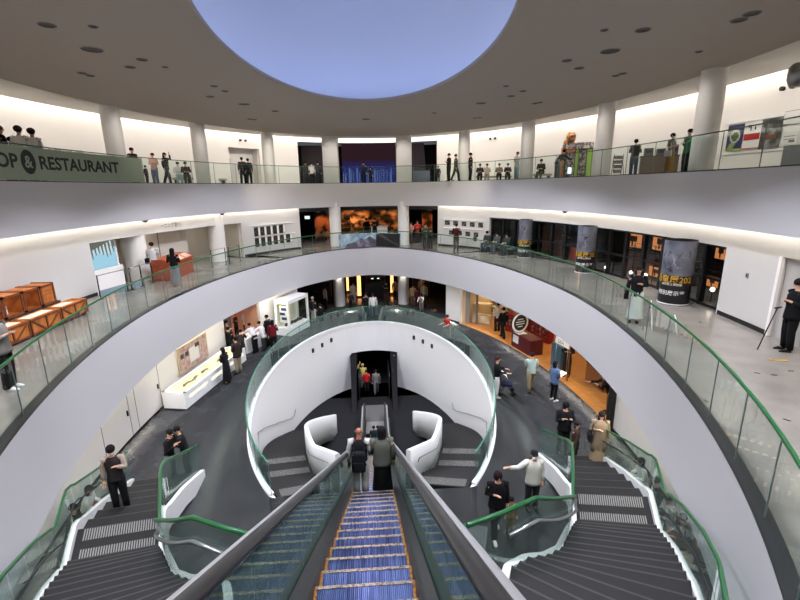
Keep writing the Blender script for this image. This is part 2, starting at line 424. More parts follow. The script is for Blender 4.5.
# ------------------------------------------------------------------ glass balustrades
def balustrade(name, label, f, z, t0, t1, h, plen, inset=0.1, chan=True, rail_m=None, rail_r=0.027, trim=None, skip=None, glass=None):
    g = grow(f, inset, 0); root = empty(name, (0, 0, 0), label, 'railing')
    tt, L = arcpts(g, t0, t1, 1); n = max(1, round(L / plen)); tt, L = arcpts(g, t0, t1, n)
    gi, go = grow(f, inset - 0.008, 0), grow(f, inset + 0.008, 0)
    for i in range(n):
        if skip and skip(tt[i], tt[i + 1]): continue
        d = (tt[i + 1] - tt[i]) * 0.006
        ts = trange(tt[i] + d, tt[i + 1] - d, 5); mb = MB()
        rows = [[(*gi(t), z + 0.01) for t in ts], [(*gi(t), z + h - 0.02) for t in ts], [(*go(t), z + h - 0.02) for t in ts], [(*go(t), z + 0.01) for t in ts]]
        mb.grid(rows, 0, False, cu=True)
        a, b = gi(tt[i + 1] - d), go(tt[i + 1] + d)
        mb.prism([gi(tt[i + 1] - d), gi(tt[i + 1] + d), go(tt[i + 1] + d), go(tt[i + 1] - d)], z + 0.01, z + h - 0.02, 1)
        mb.build('glass_panel', [glass or M_GLASS, M_GASK], root)
    N = max(24, int(abs(t1 - t0) / 2)); ts = trange(t0, t1, N)
    mb = MB(); mb.tube([(*g(t), z + h) for t in ts], rail_r, 8); mb.build('handrail', [rail_m or M_GREEN], root)
    c0, c1 = grow(f, 0.0, 0), grow(f, inset + 0.1, 0)
    if chan:
        mb = MB(); rows = [[(*c0(t), z + 0.002) for t in ts], [(*c0(t), z + 0.03) for t in ts], [(*c1(t), z + 0.03) for t in ts], [(*c1(t), z + 0.002) for t in ts]]
        mb.grid(rows, 0, False, cu=True); mb.build('base_channel', [M_DSTEEL], root)
    if trim:
        c0, c1 = grow(f, -0.03, 0), grow(f, inset + 0.06, 0)
        mb = MB(); rows = [[(*c0(t), z - 0.12) for t in ts], [(*c0(t), z + 0.06) for t in ts], [(*c1(t), z + 0.06) for t in ts], [(*c1(t), z - 0.12) for t in ts]]
        mb.grid(rows, 0, False, cu=True); mb.build('base_trim', [trim], root)
    return root
balustrade('glass_balustrade', 'long glass balustrade with a green handrail around the gallery opening', RING2, H, -68, 248, 1.12, 1.25)
balustrade('glass_balustrade', 'glass balustrade with a thin dark green handrail along the upper floor edge', RING3, 8.6, -42, 222, 1.08, 1.6, inset=0.06, rail_r=0.018, rail_m=mat('dark_green_handrail', (58, 84, 70), 0.3))
balustrade('glass_balustrade', 'green tinted glass balustrade around the rim of the white oval well', EGG, 0.0, -54, 234, 1.05, 1.3, inset=0.05, chan=False, trim=M_WHITEP, glass=M_GLASSG, rail_r=0.022, rail_m=mat('sea_green_handrail', (64, 128, 98), 0.25))
# ------------------------------------------------------------------ escalator
M_TREAD = mat('ribbed_aluminium_tread', (92, 102, 150), 0.3, metal=0.95)  # blue reflected from the dome is painted into the metal colour
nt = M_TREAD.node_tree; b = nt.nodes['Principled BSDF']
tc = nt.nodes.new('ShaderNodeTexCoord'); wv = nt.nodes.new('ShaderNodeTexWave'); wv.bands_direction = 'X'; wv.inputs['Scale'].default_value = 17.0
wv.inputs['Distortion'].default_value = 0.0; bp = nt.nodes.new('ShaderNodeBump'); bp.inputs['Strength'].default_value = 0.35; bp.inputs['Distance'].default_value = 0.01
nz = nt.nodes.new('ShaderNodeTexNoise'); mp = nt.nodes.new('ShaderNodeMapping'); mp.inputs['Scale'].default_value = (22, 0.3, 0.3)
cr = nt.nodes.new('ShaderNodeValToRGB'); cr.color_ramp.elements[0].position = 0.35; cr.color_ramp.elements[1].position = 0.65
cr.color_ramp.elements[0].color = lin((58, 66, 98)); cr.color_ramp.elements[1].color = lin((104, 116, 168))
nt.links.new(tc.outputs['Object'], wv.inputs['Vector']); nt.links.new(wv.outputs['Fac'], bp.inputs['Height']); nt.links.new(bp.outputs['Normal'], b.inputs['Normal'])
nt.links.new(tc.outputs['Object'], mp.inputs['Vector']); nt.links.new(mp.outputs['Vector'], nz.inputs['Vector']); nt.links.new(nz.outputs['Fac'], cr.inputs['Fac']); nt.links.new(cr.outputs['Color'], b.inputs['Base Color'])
M_NOSE = mat('worn_step_nosing', (176, 158, 140), 0.5, noise=((96, 80, 70), 40.0, 0.45, 0.62))
M_YEL = mat('worn_yellow_step_edge', (176, 126, 52), 0.6, noise=((92, 58, 36), 30.0, 0.42, 0.66))
M_RISER = mat('dark_step_riser', (40, 42, 46), 0.5, metal=0.4)
M_RUBBER = mat('black_rubber_handrail', (26, 26, 27), 0.35, spec=0.6)
M_SKIRT = mat('dark_satin_skirting', (70, 72, 74), 0.32, metal=0.7)
M_EGLASS = glassmat('escalator_glass', (0.70, 0.80, 0.76, 1), 0.05, gcol=(0.62, 0.78, 0.70, 1), haze=((112, 130, 124), 0.18))
esc = empty('escalator', (0, 0, -4.3), 'long escalator descending from the upper floor to the basement, between glass sides', 'escalator')
T30 = math.tan(R(30)); Z0E = 8.255 - 1.69          # nosing line: z = Z0E - Y * T30
YB = 19.2                                          # where the steps level out
zB = Z0E - YB * T30
def nose(y): return max(Z0E - y * T30, -4.18)
off = Vector((0, 0, 4.3))
def ebuild(mb, name, mats, parent=esc):
    mb.v = [(p[0], p[1], p[2] + 4.3) for p in mb.v]
    return mb.build(name, mats, parent)
pitch = 0.40; k = -5
while True:
    y = k * pitch + 0.22; k += 1
    if y > 20.6: break
    z = nose(y); zn = nose(y + pitch)
    # step whose tread ends (towards the lower floor) at y, and starts at y - pitch
    mb = MB()
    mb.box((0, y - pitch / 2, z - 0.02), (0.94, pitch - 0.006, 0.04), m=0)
    mb.box((0, y - 0.018, z + 0.002), (0.94, 0.034, 0.006), m=1)
    for sx in (-1, 1): mb.box((sx * 0.462, y - pitch / 2, z + 0.003), (0.028, pitch - 0.01, 0.008), m=2)
    if z - zn > 0.02: mb.box((0, y - 0.004, (z + zn) / 2 - 0.02), (0.94, 0.008, z - zn), m=3)
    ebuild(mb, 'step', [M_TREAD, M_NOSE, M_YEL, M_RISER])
def along(y0, y1, n=40):
    return [y0 + (y1 - y0) * i / n for i in range(n + 1)]
def rail_z(y, d):                                  # a line d above the nosing, flattening at the bottom landing
    s = Z0E - y * T30 + d; e = -4.2 + d
    w = 0.5; x = (s - e)
    return e + (x + math.sqrt(x * x + w * w)) / 2 if x < 3 else s
YT, YE = -2.2, 21.4
for sx in (-1, 1):
    # skirting, inner deck, glass, handrail with its guide, outer deck and cladding
    ys = along(YT, YE + 0.5)
    mb = MB(); mb.grid([[(sx * 0.485, y, rail_z(y, -0.25)) for y in ys], [(sx * 0.485, y, rail_z(y, 0.06)) for y in ys],
                        [(sx * 0.52, y, rail_z(y, 0.09)) for y in ys], [(sx * 0.60, y, rail_z(y, 0.14)) for y in ys], [(sx * 0.60, y, rail_z(y, -0.25)) for y in ys]], 0, False, cu=True)
    ebuild(mb, 'skirting', [M_SKIRT])
    mb = MB(); mb.grid([[(sx * 0.63, y, rail_z(y, -0.25)) for y in ys], [(sx * 0.63, y, rail_z(y, 0.14)) for y in ys],
                        [(sx * 0.80, y, rail_z(y, 0.13)) for y in ys], [(sx * 0.82, y, rail_z(y, -0.9)) for y in ys], [(sx * 0.63, y, rail_z(y, -0.9)) for y in ys]], 0, False, cu=True)
    ebuild(mb, 'outer_deck', [M_SKIRT])
    n = 16; seg = (YE - YT) / n
    for i in range(n):
        y0, y1 = YT + i * seg + 0.006, YT + (i + 1) * seg - 0.006
        yy = along(y0, y1, 6); mb = MB()
        mb.grid([[(sx * 0.608, y, rail_z(y, 0.10)) for y in yy], [(sx * 0.608, y, rail_z(y, 0.92)) for y in yy], [(sx * 0.622, y, rail_z(y, 0.92)) for y in yy], [(sx * 0.622, y, rail_z(y, 0.10)) for y in yy]], 0, False, cu=True)
        ebuild(mb, 'glass_panel', [M_EGLASS])
    path = [(sx * 0.565, y, rail_z(y, 0.985)) for y in ys]
    yl, zl = ys[-1], rail_z(ys[-1], 0.985); rr = 0.40
    for a in range(15, 181, 15): path.append((sx * 0.565, yl + rr * math.sin(R(a)), zl - rr + rr * math.cos(R(a))))
    mb = MB(); mb.tube(path, 0.052, 12, r2=0.034, up=(0, -0.2, 1)); ebuild(mb, 'handrail', [M_RUBBER])
    mb = MB(); gy = along(YT, YE + 0.4)
    mb.grid([[(sx * 0.600, y, rail_z(y, 0.90)) for y in gy], [(sx * 0.600, y, rail_z(y, 0.965)) for y in gy], [(sx * 0.625, y, rail_z(y, 0.985)) for y in gy], [(sx * 0.672, y, rail_z(y, 0.975)) for y in gy], [(sx * 0.69, y, rail_z(y, 0.93)) for y in gy], [(sx * 0.66, y, rail_z(y, 0.90)) for y in gy]], 0, True, cu=True)
    ebuild(mb, 'handrail_guide', [mat('satin_rail_trim', (176, 176, 176), 0.38, metal=0.55)])
    # rounded newel end at the bottom
    yy0 = YE + 0.45; mb = MB(); poly = [(yy0 - 0.3, -4.2), (yy0 - 0.3, -3.32)] + [(yy0 + 0.38 * math.sin(R(a)), -3.70 + 0.38 * math.cos(R(a))) for a in range(0, 181, 20)] + [(yy0, -4.2)]
    mb.grid([[(sx * 0.57, p[0], p[1]) for p in poly], [(sx * 0.64, p[0], p[1]) for p in poly]], 0, False, cv=True)
    o_ = len(mb.v) - 2 * len(poly); L_ = len(poly)
    mb.f += [tuple(range(o_, o_ + L_)), tuple(reversed(range(o_ + L_, o_ + 2 * L_)))]; mb.m += [0, 0]; mb.s += [False, False]
    ebuild(mb, 'newel', [M_DSTEEL])
mb = MB(); ys = along(YT, YE)
mb.grid([[(-0.8, y, rail_z(y, -0.35)) for y in ys], [(0.8, y, rail_z(y, -0.35)) for y in ys], [(0.8, y, max(rail_z(y, -1.05), -4.29)) for y in ys], [(-0.8, y, max(rail_z(y, -1.05), -4.29)) for y in ys]], 0, False, cu=True)
ebuild(mb, 'truss', [M_DSTEEL])
M_PLATE = mat('landing_plate', (150, 150, 146), 0.45, metal=0.5)
mb = MB(); mb.box((0, 21.2, -4.19), (1.0, 1.2, 0.03), m=0); mb.box((0, 22.75, -4.235), (1.36, 1.9, 0.12), m=1)
ebuild(mb, 'landing_plate', [M_PLATE, mat('landing_plate_dark', (92, 92, 90), 0.5)])

# ------------------------------------------------------------------ the two stairs that rise from the hall to the gallery (mirror images)
M_STAIR = mat('charcoal_stair_stone', (34, 33, 32), 0.6, spec=0.2, noise=((33, 32, 31), 3.0, 0.4, 0.7))
M_NOSING = mat('stair_nosing_strip', (58, 56, 54), 0.6, spec=0.25)
M_BAND = mat('ribbed_warning_strip', (128, 125, 120), 0.5)
M_STRING = mat('white_stringer', (226, 225, 222), 0.4)
def lerp_poly(pts, s):
    """point at fraction s along a polyline (by length), plan only"""
    P = [Vector(p[:2]) for p in pts]; L = [0]
    for a, c in zip(P, P[1:]): L.append(L[-1] + (c - a).length)
    d = s * L[-1]
    for i in range(len(P) - 1):
        if d <= L[i + 1] or i == len(P) - 2: return P[i].lerp(P[i + 1], (d - L[i]) / max(1e-6, L[i + 1] - L[i]))
def smooth_poly(pts, n=24):
    """Catmull-Rom through points of any dimension"""
    P = [Vector(p) for p in pts]; P = [P[0] * 2 - P[1]] + P + [P[-1] * 2 - P[-2]]; out = []
    for i in range(1, len(P) - 2):
        for k in range(n):
            t = k / n; a, b_, c, d = P[i - 1:i + 3]
            out.append(0.5 * ((2 * b_) + (c - a) * t + (2 * a - 5 * b_ + 4 * c - d) * t * t + (3 * b_ - a - 3 * c + d) * t ** 3))
    out.append(P[-2]); return out
def mirror(mb, s):
    if s < 0:
        mb.v = [(-p[0], p[1], p[2]) for p in mb.v]; mb.f = [tuple(reversed(f)) for f in mb.f]
    return mb
RISE = 0.165
# plan of the right stair: inner and outer edges, lower flight / landing / upper flight
LOW_I = [(5.12, 11.75), (5.04, 10.3), (4.76, 8.72)]; LOW_O = [(6.92, 11.5), (6.76, 10.0), (6.42, 8.46)]
UP_I = [(0, 4.36, 7.72), (3, 3.88, 7.0), (7, 3.13, 5.85), (9, 2.70, 5.40), (11, 2.25, 5.05), (13, 1.85, 4.6), (19, 1.0, 2.6)]
UP_O = [(0, 5.94, 7.42), (4.5, 5.30, 6.15), (9, 4.52, 4.78), (11, 4.05, 4.0), (13, 3.5, 3.3), (19, 2.2, 1.7)]
def at_riser(P, k):
    for a, c in zip(P, P[1:]):
        if k <= c[0]: u = (k - a[0]) / (c[0] - a[0]); return Vector(a[1:]).lerp(Vector(c[1:]), u)
    return Vector(P[-1][1:])
def steps_between(I, O, n, z0):
    e = []
    for i in range(n + 1):
        s = i / n; e.append((lerp_poly(I, s), lerp_poly(O, s)))
    return e
def make_stair(s):
    side = 'left' if s < 0 else 'right'
    root = empty('staircase', (0, 0, 0), 'broad charcoal staircase with white stringers rising from the hall, %s of the escalator' % side, 'stairs')
    def step(a, b_, z, nm='step', bands=None):
        (i0, o0), (i1, o1) = a, b_
        mb = MB(); mb.prism([i0, o0, o1, i1], z - 0.22, z)
        d = (i1 - i0).normalized() * 0.035; e = (o1 - o0).normalized() * 0.035
        mb.prism([i0 + d * 0.2, o0 + e * 0.2, o0 + e, i0 + d], z, z + 0.004, 1)
        for bd in bands or ():
            f0, f1 = bd; p = lambda q, u, v: q[0].lerp(q[1], v).lerp(u[0].lerp(u[1], v), 0)
            A = lambda v, u: (i0.lerp(o0, v)).lerp(i1.lerp(o1, v), u)
            
            for q in range(30):
                v0, v1 = 0.06 + q * 0.029, 0.06 + q * 0.029 + 0.014; mb.prism([A(v0, f0), A(v1, f0), A(v1, f1), A(v0, f1)], z + 0.002, z + 0.009, 2)
        mirror(mb, s); mb.build(nm, [M_STAIR, M_NOSING, M_BAND], root)
    low = steps_between(LOW_I, LOW_O, 6, 0)
    for i in range(6): step(low[i], low[i + 1], RISE * (i + 1))
    zl = RISE * 7
    step((low[6]), (Vector(UP_I[0][1:]), Vector(UP_O[0][1:])), zl, 'landing', bands=[(0.04, 0.36), (0.60, 0.97)])
    up = [(at_riser(UP_I, k), at_riser(UP_O, k)) for k in range(20)]
    for i in range(18): step(up[i], up[i + 1], zl + RISE * (i + 1))
    # stringers (white), glass, green handrail, dark grab rail
    def zs_low(u): return RISE * 7 * u
    def edge(I_low, I_up, out):
        pts = []
        for u in trange(0, 1, 8): p = lerp_poly(I_low, u); pts.append((p.x, p.y, RISE * 0.6 + (zl - RISE * 0.6) * u))
        for k in range(20): p = at_riser(I_up, k); pts.append((p.x, p.y, zl + RISE * k))
        return pts
    inn, outr = edge(LOW_I, UP_I, -1), edge(LOW_O, UP_O, 1)
    def stringer(pts, sg, nm, dn):
        P = smooth_poly(pts, 2); mb = MB(); rows = [[], [], [], []]
        for i, p in enumerate(P):
            t = (P[min(i + 1, len(P) - 1)] - P[max(i - 1, 0)]); nn = Vector((t.y, -t.x, 0)).normalized() * sg
            q = p + nn * 0.10
            lo = min(dn, p.z + 0.10)
            for r_, (base, zz) in zip(rows, ((p, p.z + 0.13), (q, p.z + 0.13), (q, p.z - lo), (p, p.z - lo))): r_.append((base.x, base.y, zz))
        mb.grid(rows, 0, False, cu=True); mirror(mb, s); mb.build(nm, [M_STRING], root)
        return P
    PO = stringer(outr, -1, 'stringer', 0.32); PI_ = stringer(inn, 1, 'stringer', 0.40)
    # outer balustrade
    def glass_rail(P, sg, d, h, i0, i1, seg):
        line = []
        for i, p in enumerate(P):
            t = (P[min(i + 1, len(P) - 1)] - P[max(i - 1, 0)]); nn = Vector((t.y, -t.x, 0)).normalized() * sg
            line.append(p + nn * d)
        line = line[i0:i1]; k = 0
        while k < len(line) - 1:
            pc = line[k:k + seg + 1]
            if len(pc) > 1:
                t = (pc[-1] - pc[0]).normalized() * 0.012; nn = Vector((t.y, -t.x, 0)).normalized() * 0.006
                pc = [pc[0] + t] + pc[1:-1] + [pc[-1] - t]; mb = MB()
                mb.grid([[q - nn for q in pc], [q - nn + Vector((0, 0, h)) for q in pc], [q + nn + Vector((0, 0, h)) for q in pc], [q + nn for q in pc]], 0, False, cu=True)
                mirror(mb, s); mb.build('glass_panel', [M_GLASSG], root)
            k += seg
        return line
    lo = glass_rail(PO, -1, 0.05, 0.98, 0, len(PO) - 8, 5)
    mb = MB(); mb.tube([q + Vector((0, 0, 1.0)) for q in lo], 0.028, 8); mirror(mb, s); mb.build('handrail', [M_GREEN], root)
    mb = MB(); gr = [q + Vector((0, 0, 0.66)) for q in lo]; gr = [q + Vector((-0.10, 0, 0)) for q in gr]
    mb.tube(gr, 0.018, 6)
    for q in gr[2::5]: mb.tube([q, q + Vector((0.1, 0, -0.06))], 0.01, 5)
    mirror(mb, s); mb.build('grab_rail', [M_DSTEEL], root)
    # inner balustrade: starts at the foot, follows the curve, then turns back to the escalator
    rp = smooth_poly([(5.18, 11.85, 0.98), (5.14, 10.6, 1.5), (4.98, 9.5, 1.98), (4.42, 8.2, 2.17), (3.95, 7.2, 2.36), (3.62, 6.5, 2.9), (3.12, 5.85, 3.42), (2.7, 5.38, 3.8), (2.3, 5.05, 4.1)], 6)
    rp += [Vector((1.75, 4.7, 4.2)), Vector((1.2, 4.4, 4.3))]
    bp = [(5.12, 11.75, 0.12), (5.09, 10.6, 0.5), (4.95, 9.4, 1.0), (4.45, 8.15, 1.2), (3.95, 7.2, 1.6), (3.55, 6.5, 1.95), (3.1, 5.82, 2.32), (2.68, 5.36, 2.64), (2.25, 5.03, 2.97)]
    bp = smooth_poly(bp, 6); bp += [Vector((1.75, 4.65, 3.1)), Vector((1.2, 4.3, 3.25))]
    m = min(len(rp), len(bp)); cut = list(range(0, m - 2, 8)) + [m - 3, m - 1]
    for a, c in zip(cut, cut[1:]):
        if c <= a: continue
        mb = MB(); rows = [[bp[i] for i in range(a, c + 1)], [rp[i] for i in range(a, c + 1)]]
        t = (rp[c] - rp[a]).normalized(); nn = Vector((t.y, -t.x, 0)) * 0.012
        mb.grid([rows[0], rows[1], [q + nn for q in rows[1]], [q + nn for q in rows[0]]], 0, False, cu=True)
        mirror(mb, s); mb.build('glass_panel', [M_GLASSG], root)
    mb = MB(); mb.tube(rp, 0.032, 8); mirror(mb, s); mb.build('handrail', [M_GREEN], root)
    mb = MB(); gp = [rp[i].lerp(bp[i], 0.34) + Vector((0.08, 0.02, 0)) for i in range(22, m - 1)]
    mb.tube(gp, 0.028, 8); mirror(mb, s); mb.build('grab_rail', [M_STEEL], root)
    return root
make_stair(-1); make_stair(1)

# ------------------------------------------------------------------ the two stairs from the hall down to the basement beside the escalator
G = smooth_poly([(1.06, 10.95), (2.2, 13.4), (2.66, 15.3), (2.82, 17.2), (2.62, 19.2), (2.14, 21.1)], 10)
O = smooth_poly([(2.66, 10.62), (3.62, 12.9), (4.22, 14.8), (4.62, 16.8), (4.72, 18.8), (4.45, 21.2)], 10)
def down_z(s):                                     # height of the stair at fraction s of its run
    if s < 0.22: return -0.99 * s / 0.22
    if s < 0.33: return -0.99
    return -0.99 - (4.3 - 0.99) * (s - 0.33) / 0.67
def make_down(s):
    side = 'left' if s < 0 else 'right'
    root = empty('basement_stair', (0, 0, 0), 'charcoal stair descending into the white oval well, %s of the escalator' % side, 'stairs')
    gp = lambda u: lerp_poly(G, u); op = lambda u: lerp_poly(O, u)
    def step(u0, u1, z, bands=None, nm='step'):
        mb = MB(); mb.prism([gp(u0), op(u0), op(u1), gp(u1)], z - 0.2, z)
        for f0, f1 in bands or ():
            A = lambda v, u: gp(u0).lerp(op(u0), v).lerp(gp(u1).lerp(op(u1), v), u)
            mb.prism([A(0.06, f0), A(0.94, f0), A(0.94, f1), A(0.06, f1)], z + 0.002, z + 0.008, 1)
        mirror(mb, s); mb.build(nm, [M_STAIR, M_BAND2], root)
    M_BAND2 = mat('pale_warning_strip', (98, 96, 92), 0.6, spec=0.2, noise=((70, 69, 66), 25, 0.4, 0.6))
    step(-0.001, 0.035, -0.01, nm='top_step', bands=[(0.1, 0.95)])
    for i in range(6): step(0.035 + 0.185 * i / 6, 0.035 + 0.185 * (i + 1) / 6, -0.165 * (i + 1) + 0.0)
    step(0.22, 0.33, -0.99, bands=[(0.05, 0.32), (0.68, 0.95)], nm='landing')
    for i in range(19): step(0.33 + 0.67 * i / 19, 0.33 + 0.67 * (i + 1) / 19, -0.99 - 3.31 * (i + 1) / 20)
    # white guard wall curling along the inner side
    P = [(gp(u).x, gp(u).y, down_z(u)) for u in trange(0, 1, 60)]
    mb = MB(); rows = [[], [], [], [], [], []]
    for i, p in enumerate(P):
        a, c = Vector(P[max(i - 1, 0)]), Vector(P[min(i + 1, 60)]); t = c - a; nn = Vector((t.y, -t.x, 0)).normalized()
        p = Vector(p); u = i / 60; top = 1.06
        q = p - nn * 0.14
        for r_, v in zip(rows, ((p.x, p.y, p.z - 0.35), (p.x, p.y, p.z + top - 0.03), (p.x - nn.x * 0.03, p.y - nn.y * 0.03, p.z + top), (q.x + nn.x * 0.03, q.y + nn.y * 0.03, p.z + top), (q.x, q.y, p.z + top - 0.03), (q.x, q.y, max(p.z - 0.35, -4.3)))): r_.append(v)
    mb.grid(rows, 0, True, cu=True); o_ = len(mb.v) - 6 * 61
    mb.f += [tuple(o_ + r * 61 for r in range(6)), tuple(o_ + r * 61 + 60 for r in reversed(range(6)))]; mb.m += [0, 0]; mb.s += [False, False]
    mirror(mb, s); mb.build('guard_wall', [M_WHITEP], root)
    # handrails on the guard and on the well wall
    mb = MB(); hp = [Vector((gp(u).x + 0.07, gp(u).y - 0.02, down_z(u) + 0.72)) for u in trange(0.05, 0.24, 8)]
    hp = [hp[0] + Vector((-0.04, -0.02, -0.12))] + hp; mb.tube(hp, 0.018, 6); mirror(mb, s); mb.build('grab_rail', [M_STEEL], root)
    hp = []
    for t in trange(-14, 24, 14):
        x, y = grow(EGG, -0.09, 0)(t); best = min(trange(0, 1, 100), key=lambda u: (op(u).x - x) ** 2 + (op(u).y - y) ** 2)
        hp.append(Vector((x, y, down_z(best) + 0.85)))
    x, y = grow(EGG, -0.09, 0)(-16); hp = [Vector((x, y, hp[0].z - 0.75))] + hp
    hp.append(hp[-1] + Vector((-0.05, 0.25, 0.25)))
    mb = MB(); mb.tube(hp, 0.018, 6); mirror(mb, s); mb.build('grab_rail', [M_STEEL], root)
    return root
make_down(-1); make_down(1)
# ------------------------------------------------------------------ placing by sight lines: where a line of sight meets a floor or a curved wall
_pit, _yaw, _rol = R(14.34), R(-3.42), R(-0.87)
_F = Vector((-math.sin(_yaw) * math.cos(_pit), math.cos(_yaw) * math.cos(_pit), -math.sin(_pit)))
_r = Vector((math.cos(_yaw), math.sin(_yaw), 0)); _u = _r.cross(_F)
_R2 = _r * math.cos(_rol) + _u * math.sin(_rol); _U2 = -_r * math.sin(_rol) + _u * math.cos(_rol)
_C = Vector((0.17, 0, 8.255))
def ray(px, py): return _F * 439.5 + _R2 * (px - 400) - _U2 * (py - 300)
def on_floor(px, py, z):
    d = ray(px, py); return _C + d * ((z - _C.z) / d.z)
def on_wall(px, py, abc):
    a, b, c = abc; d = ray(px, py)
    A = (d.x / a) ** 2 + (d.y / b) ** 2; B = 2 * (_C.x * d.x / a ** 2 + (_C.y - c) * d.y / b ** 2); D = (_C.x / a) ** 2 + ((_C.y - c) / b) ** 2 - 1
    P = _C + d * ((-B + math.sqrt(B * B - 4 * A * D)) / 2 / A)
    return math.degrees(math.atan2((P.y - c) / b, P.x / a)), P.z
A2, A1, A3 = (10.9, 17.3, 14.8), (8.3, 15.0, 14.5), (15.0, 22.0, 14.8)
class OnWall:
    """a local frame on an oval wall: u runs to the viewer's right along the wall, w comes out of the wall into the room"""
    def __init__(s, f, t, z):
        x, y = f(t); tg = tangent(f, t); s.o = Vector((x, y, z)); s.u = Vector((-tg.x, -tg.y, 0)); s.w = Vector((-tg.y, tg.x, 0))
    def p(s, u, v, w=0.0): return s.o + s.u * u + Vector((0, 0, v)) + s.w * w
    def box(s, mb, u0, u1, v0, v1, w0, w1, m=0):
        return mb.hexa([s.p(u0, v0, w0), s.p(u0, v0, w1), s.p(u1, v0, w1), s.p(u1, v0, w0), s.p(u0, v1, w0), s.p(u0, v1, w1), s.p(u1, v1, w1), s.p(u1, v1, w0)], m)
    def text(s, mb, body, size, u, v, w, m=0, center=True, bold=0.0, sx=1.0):
        return text_on(mb, body, size, s.p(u, v, w), s.u, (0, 0, 1), m, center, bold, sx)
M_INK = mat('dark_ink', (34, 32, 32), 0.7); M_GREYINK = mat('grey_ink', (120, 118, 114), 0.7); M_PAPER = mat('white_paper', (236, 234, 230), 0.7)
M_PHOTO = mat('dark_photograph', (26, 23, 22), 0.5, noise=((120, 108, 98), 9.0, 0.48, 0.7))
M_RED = mat('signal_red', (186, 38, 30), 0.5); M_MAROON = mat('maroon_panel', (84, 20, 28), 0.45); M_TEAL = mat('teal_panel', (58, 98, 116), 0.5)
M_CHROME = mat('polished_steel', (190, 190, 190), 0.18, metal=1.0)
M_TAN = mat('crate_wood', (188, 112, 44), 0.55, noise=((150, 82, 30), 6.0, 0.35, 0.7)); M_BATTEN = mat('crate_batten', (118, 60, 22), 0.55, noise=((92, 46, 18), 8.0, 0.35, 0.7))
M_GLOW = emitmat('warm_light_panel', (255, 236, 215), 0.5)
M_GLOWO = emitmat('amber_light_panel', (255, 214, 164), 0.42)
M_CLEAR = glassmat('display_glass', (0.95, 0.97, 0.96, 1))
M_FOSSIL = mat('fossil_bone', (120, 104, 84), 0.8, noise=((84, 70, 56), 8, 0.4, 0.6))

# ------------------------------------------------------------------ crates on the gallery, left
def crate(mb, cx, cy, z, dx, dy, dz, brace=True):
    """planked box with battens; front faces +x"""
    mb.box((cx, cy, z + dz / 2), (dx, dy, dz), m=0); b = 0.05
    for sy in (-1, 1):
        for sx in (-1, 1): mb.box((cx + sx * (dx / 2), cy + sy * (dy / 2 - b / 2), z + dz / 2), (0.03, b, dz + 0.01), m=1)
    for zz in (z + b / 2, z + dz - b / 2): mb.box((cx + dx / 2 + 0.003, cy, zz), (0.03, dy, b), m=1)
    return mb
fx = -9.47
for i, (y0, y1) in enumerate(((9.85, 11.12), (11.14, 12.38), (12.40, 13.66), (13.68, 14.95))):
    cy, L = (y0 + y1) / 2, y1 - y0
    t = empty('wooden_crate', (fx - 0.26, cy, H), ('low wooden crate with a lit top at the near end of the front row', 'low wooden crate with a lit top, second from the near end of the front row', 'low wooden crate with a glowing top, third from the near end of the front row', 'low wooden crate at the far end of the front row by the gallery wall')[i], 'crate', 'low crates in the front row')
    mb = MB(); crate(mb, 0, 0, 0.06, 0.50, L - 0.03, 0.44)
    for k in (-1, 1): mb.box((0, k * (L / 2 - 0.12), 0.03), (0.46, 0.1, 0.06), m=1)
    mb.build('body', [M_TAN, M_BATTEN], t)
    mb = MB(); mb.box((0.262, 0, 0.28), (0.03, 0.05, 0.42))
    for k in (-1, 1):
        a = math.atan2(0.36, L / 2 - 0.14); mb.box((0.26, k * (L / 4 - 0.01), 0.28), (0.024, math.hypot(0.36, L / 2 - 0.14), 0.045), rot=Matrix.Rotation(a * k, 3, 'X'))
    mb.build('brace', [M_BATTEN], t)
    mb = MB()
    for sx in (-1, 1): mb.box((sx * 0.22, 0, 0.515), (0.06, L - 0.04, 0.03))
    for sy in (-1, 1): mb.box((0, sy * (L / 2 - 0.06), 0.515), (0.46, 0.07, 0.03))
    mb.build('top_frame', [M_TAN], t)
    if i < 3:
        mb = MB(); mb.box((0, 0, 0.506), (0.38, L - 0.26, 0.012)); mb.build('light_panel', [M_GLOW], t)
    else:
        mb = MB(); mb.box((0, -0.1, 0.506), (0.38, 0.55, 0.012)); mb.build('light_panel', [M_GLOW], t)
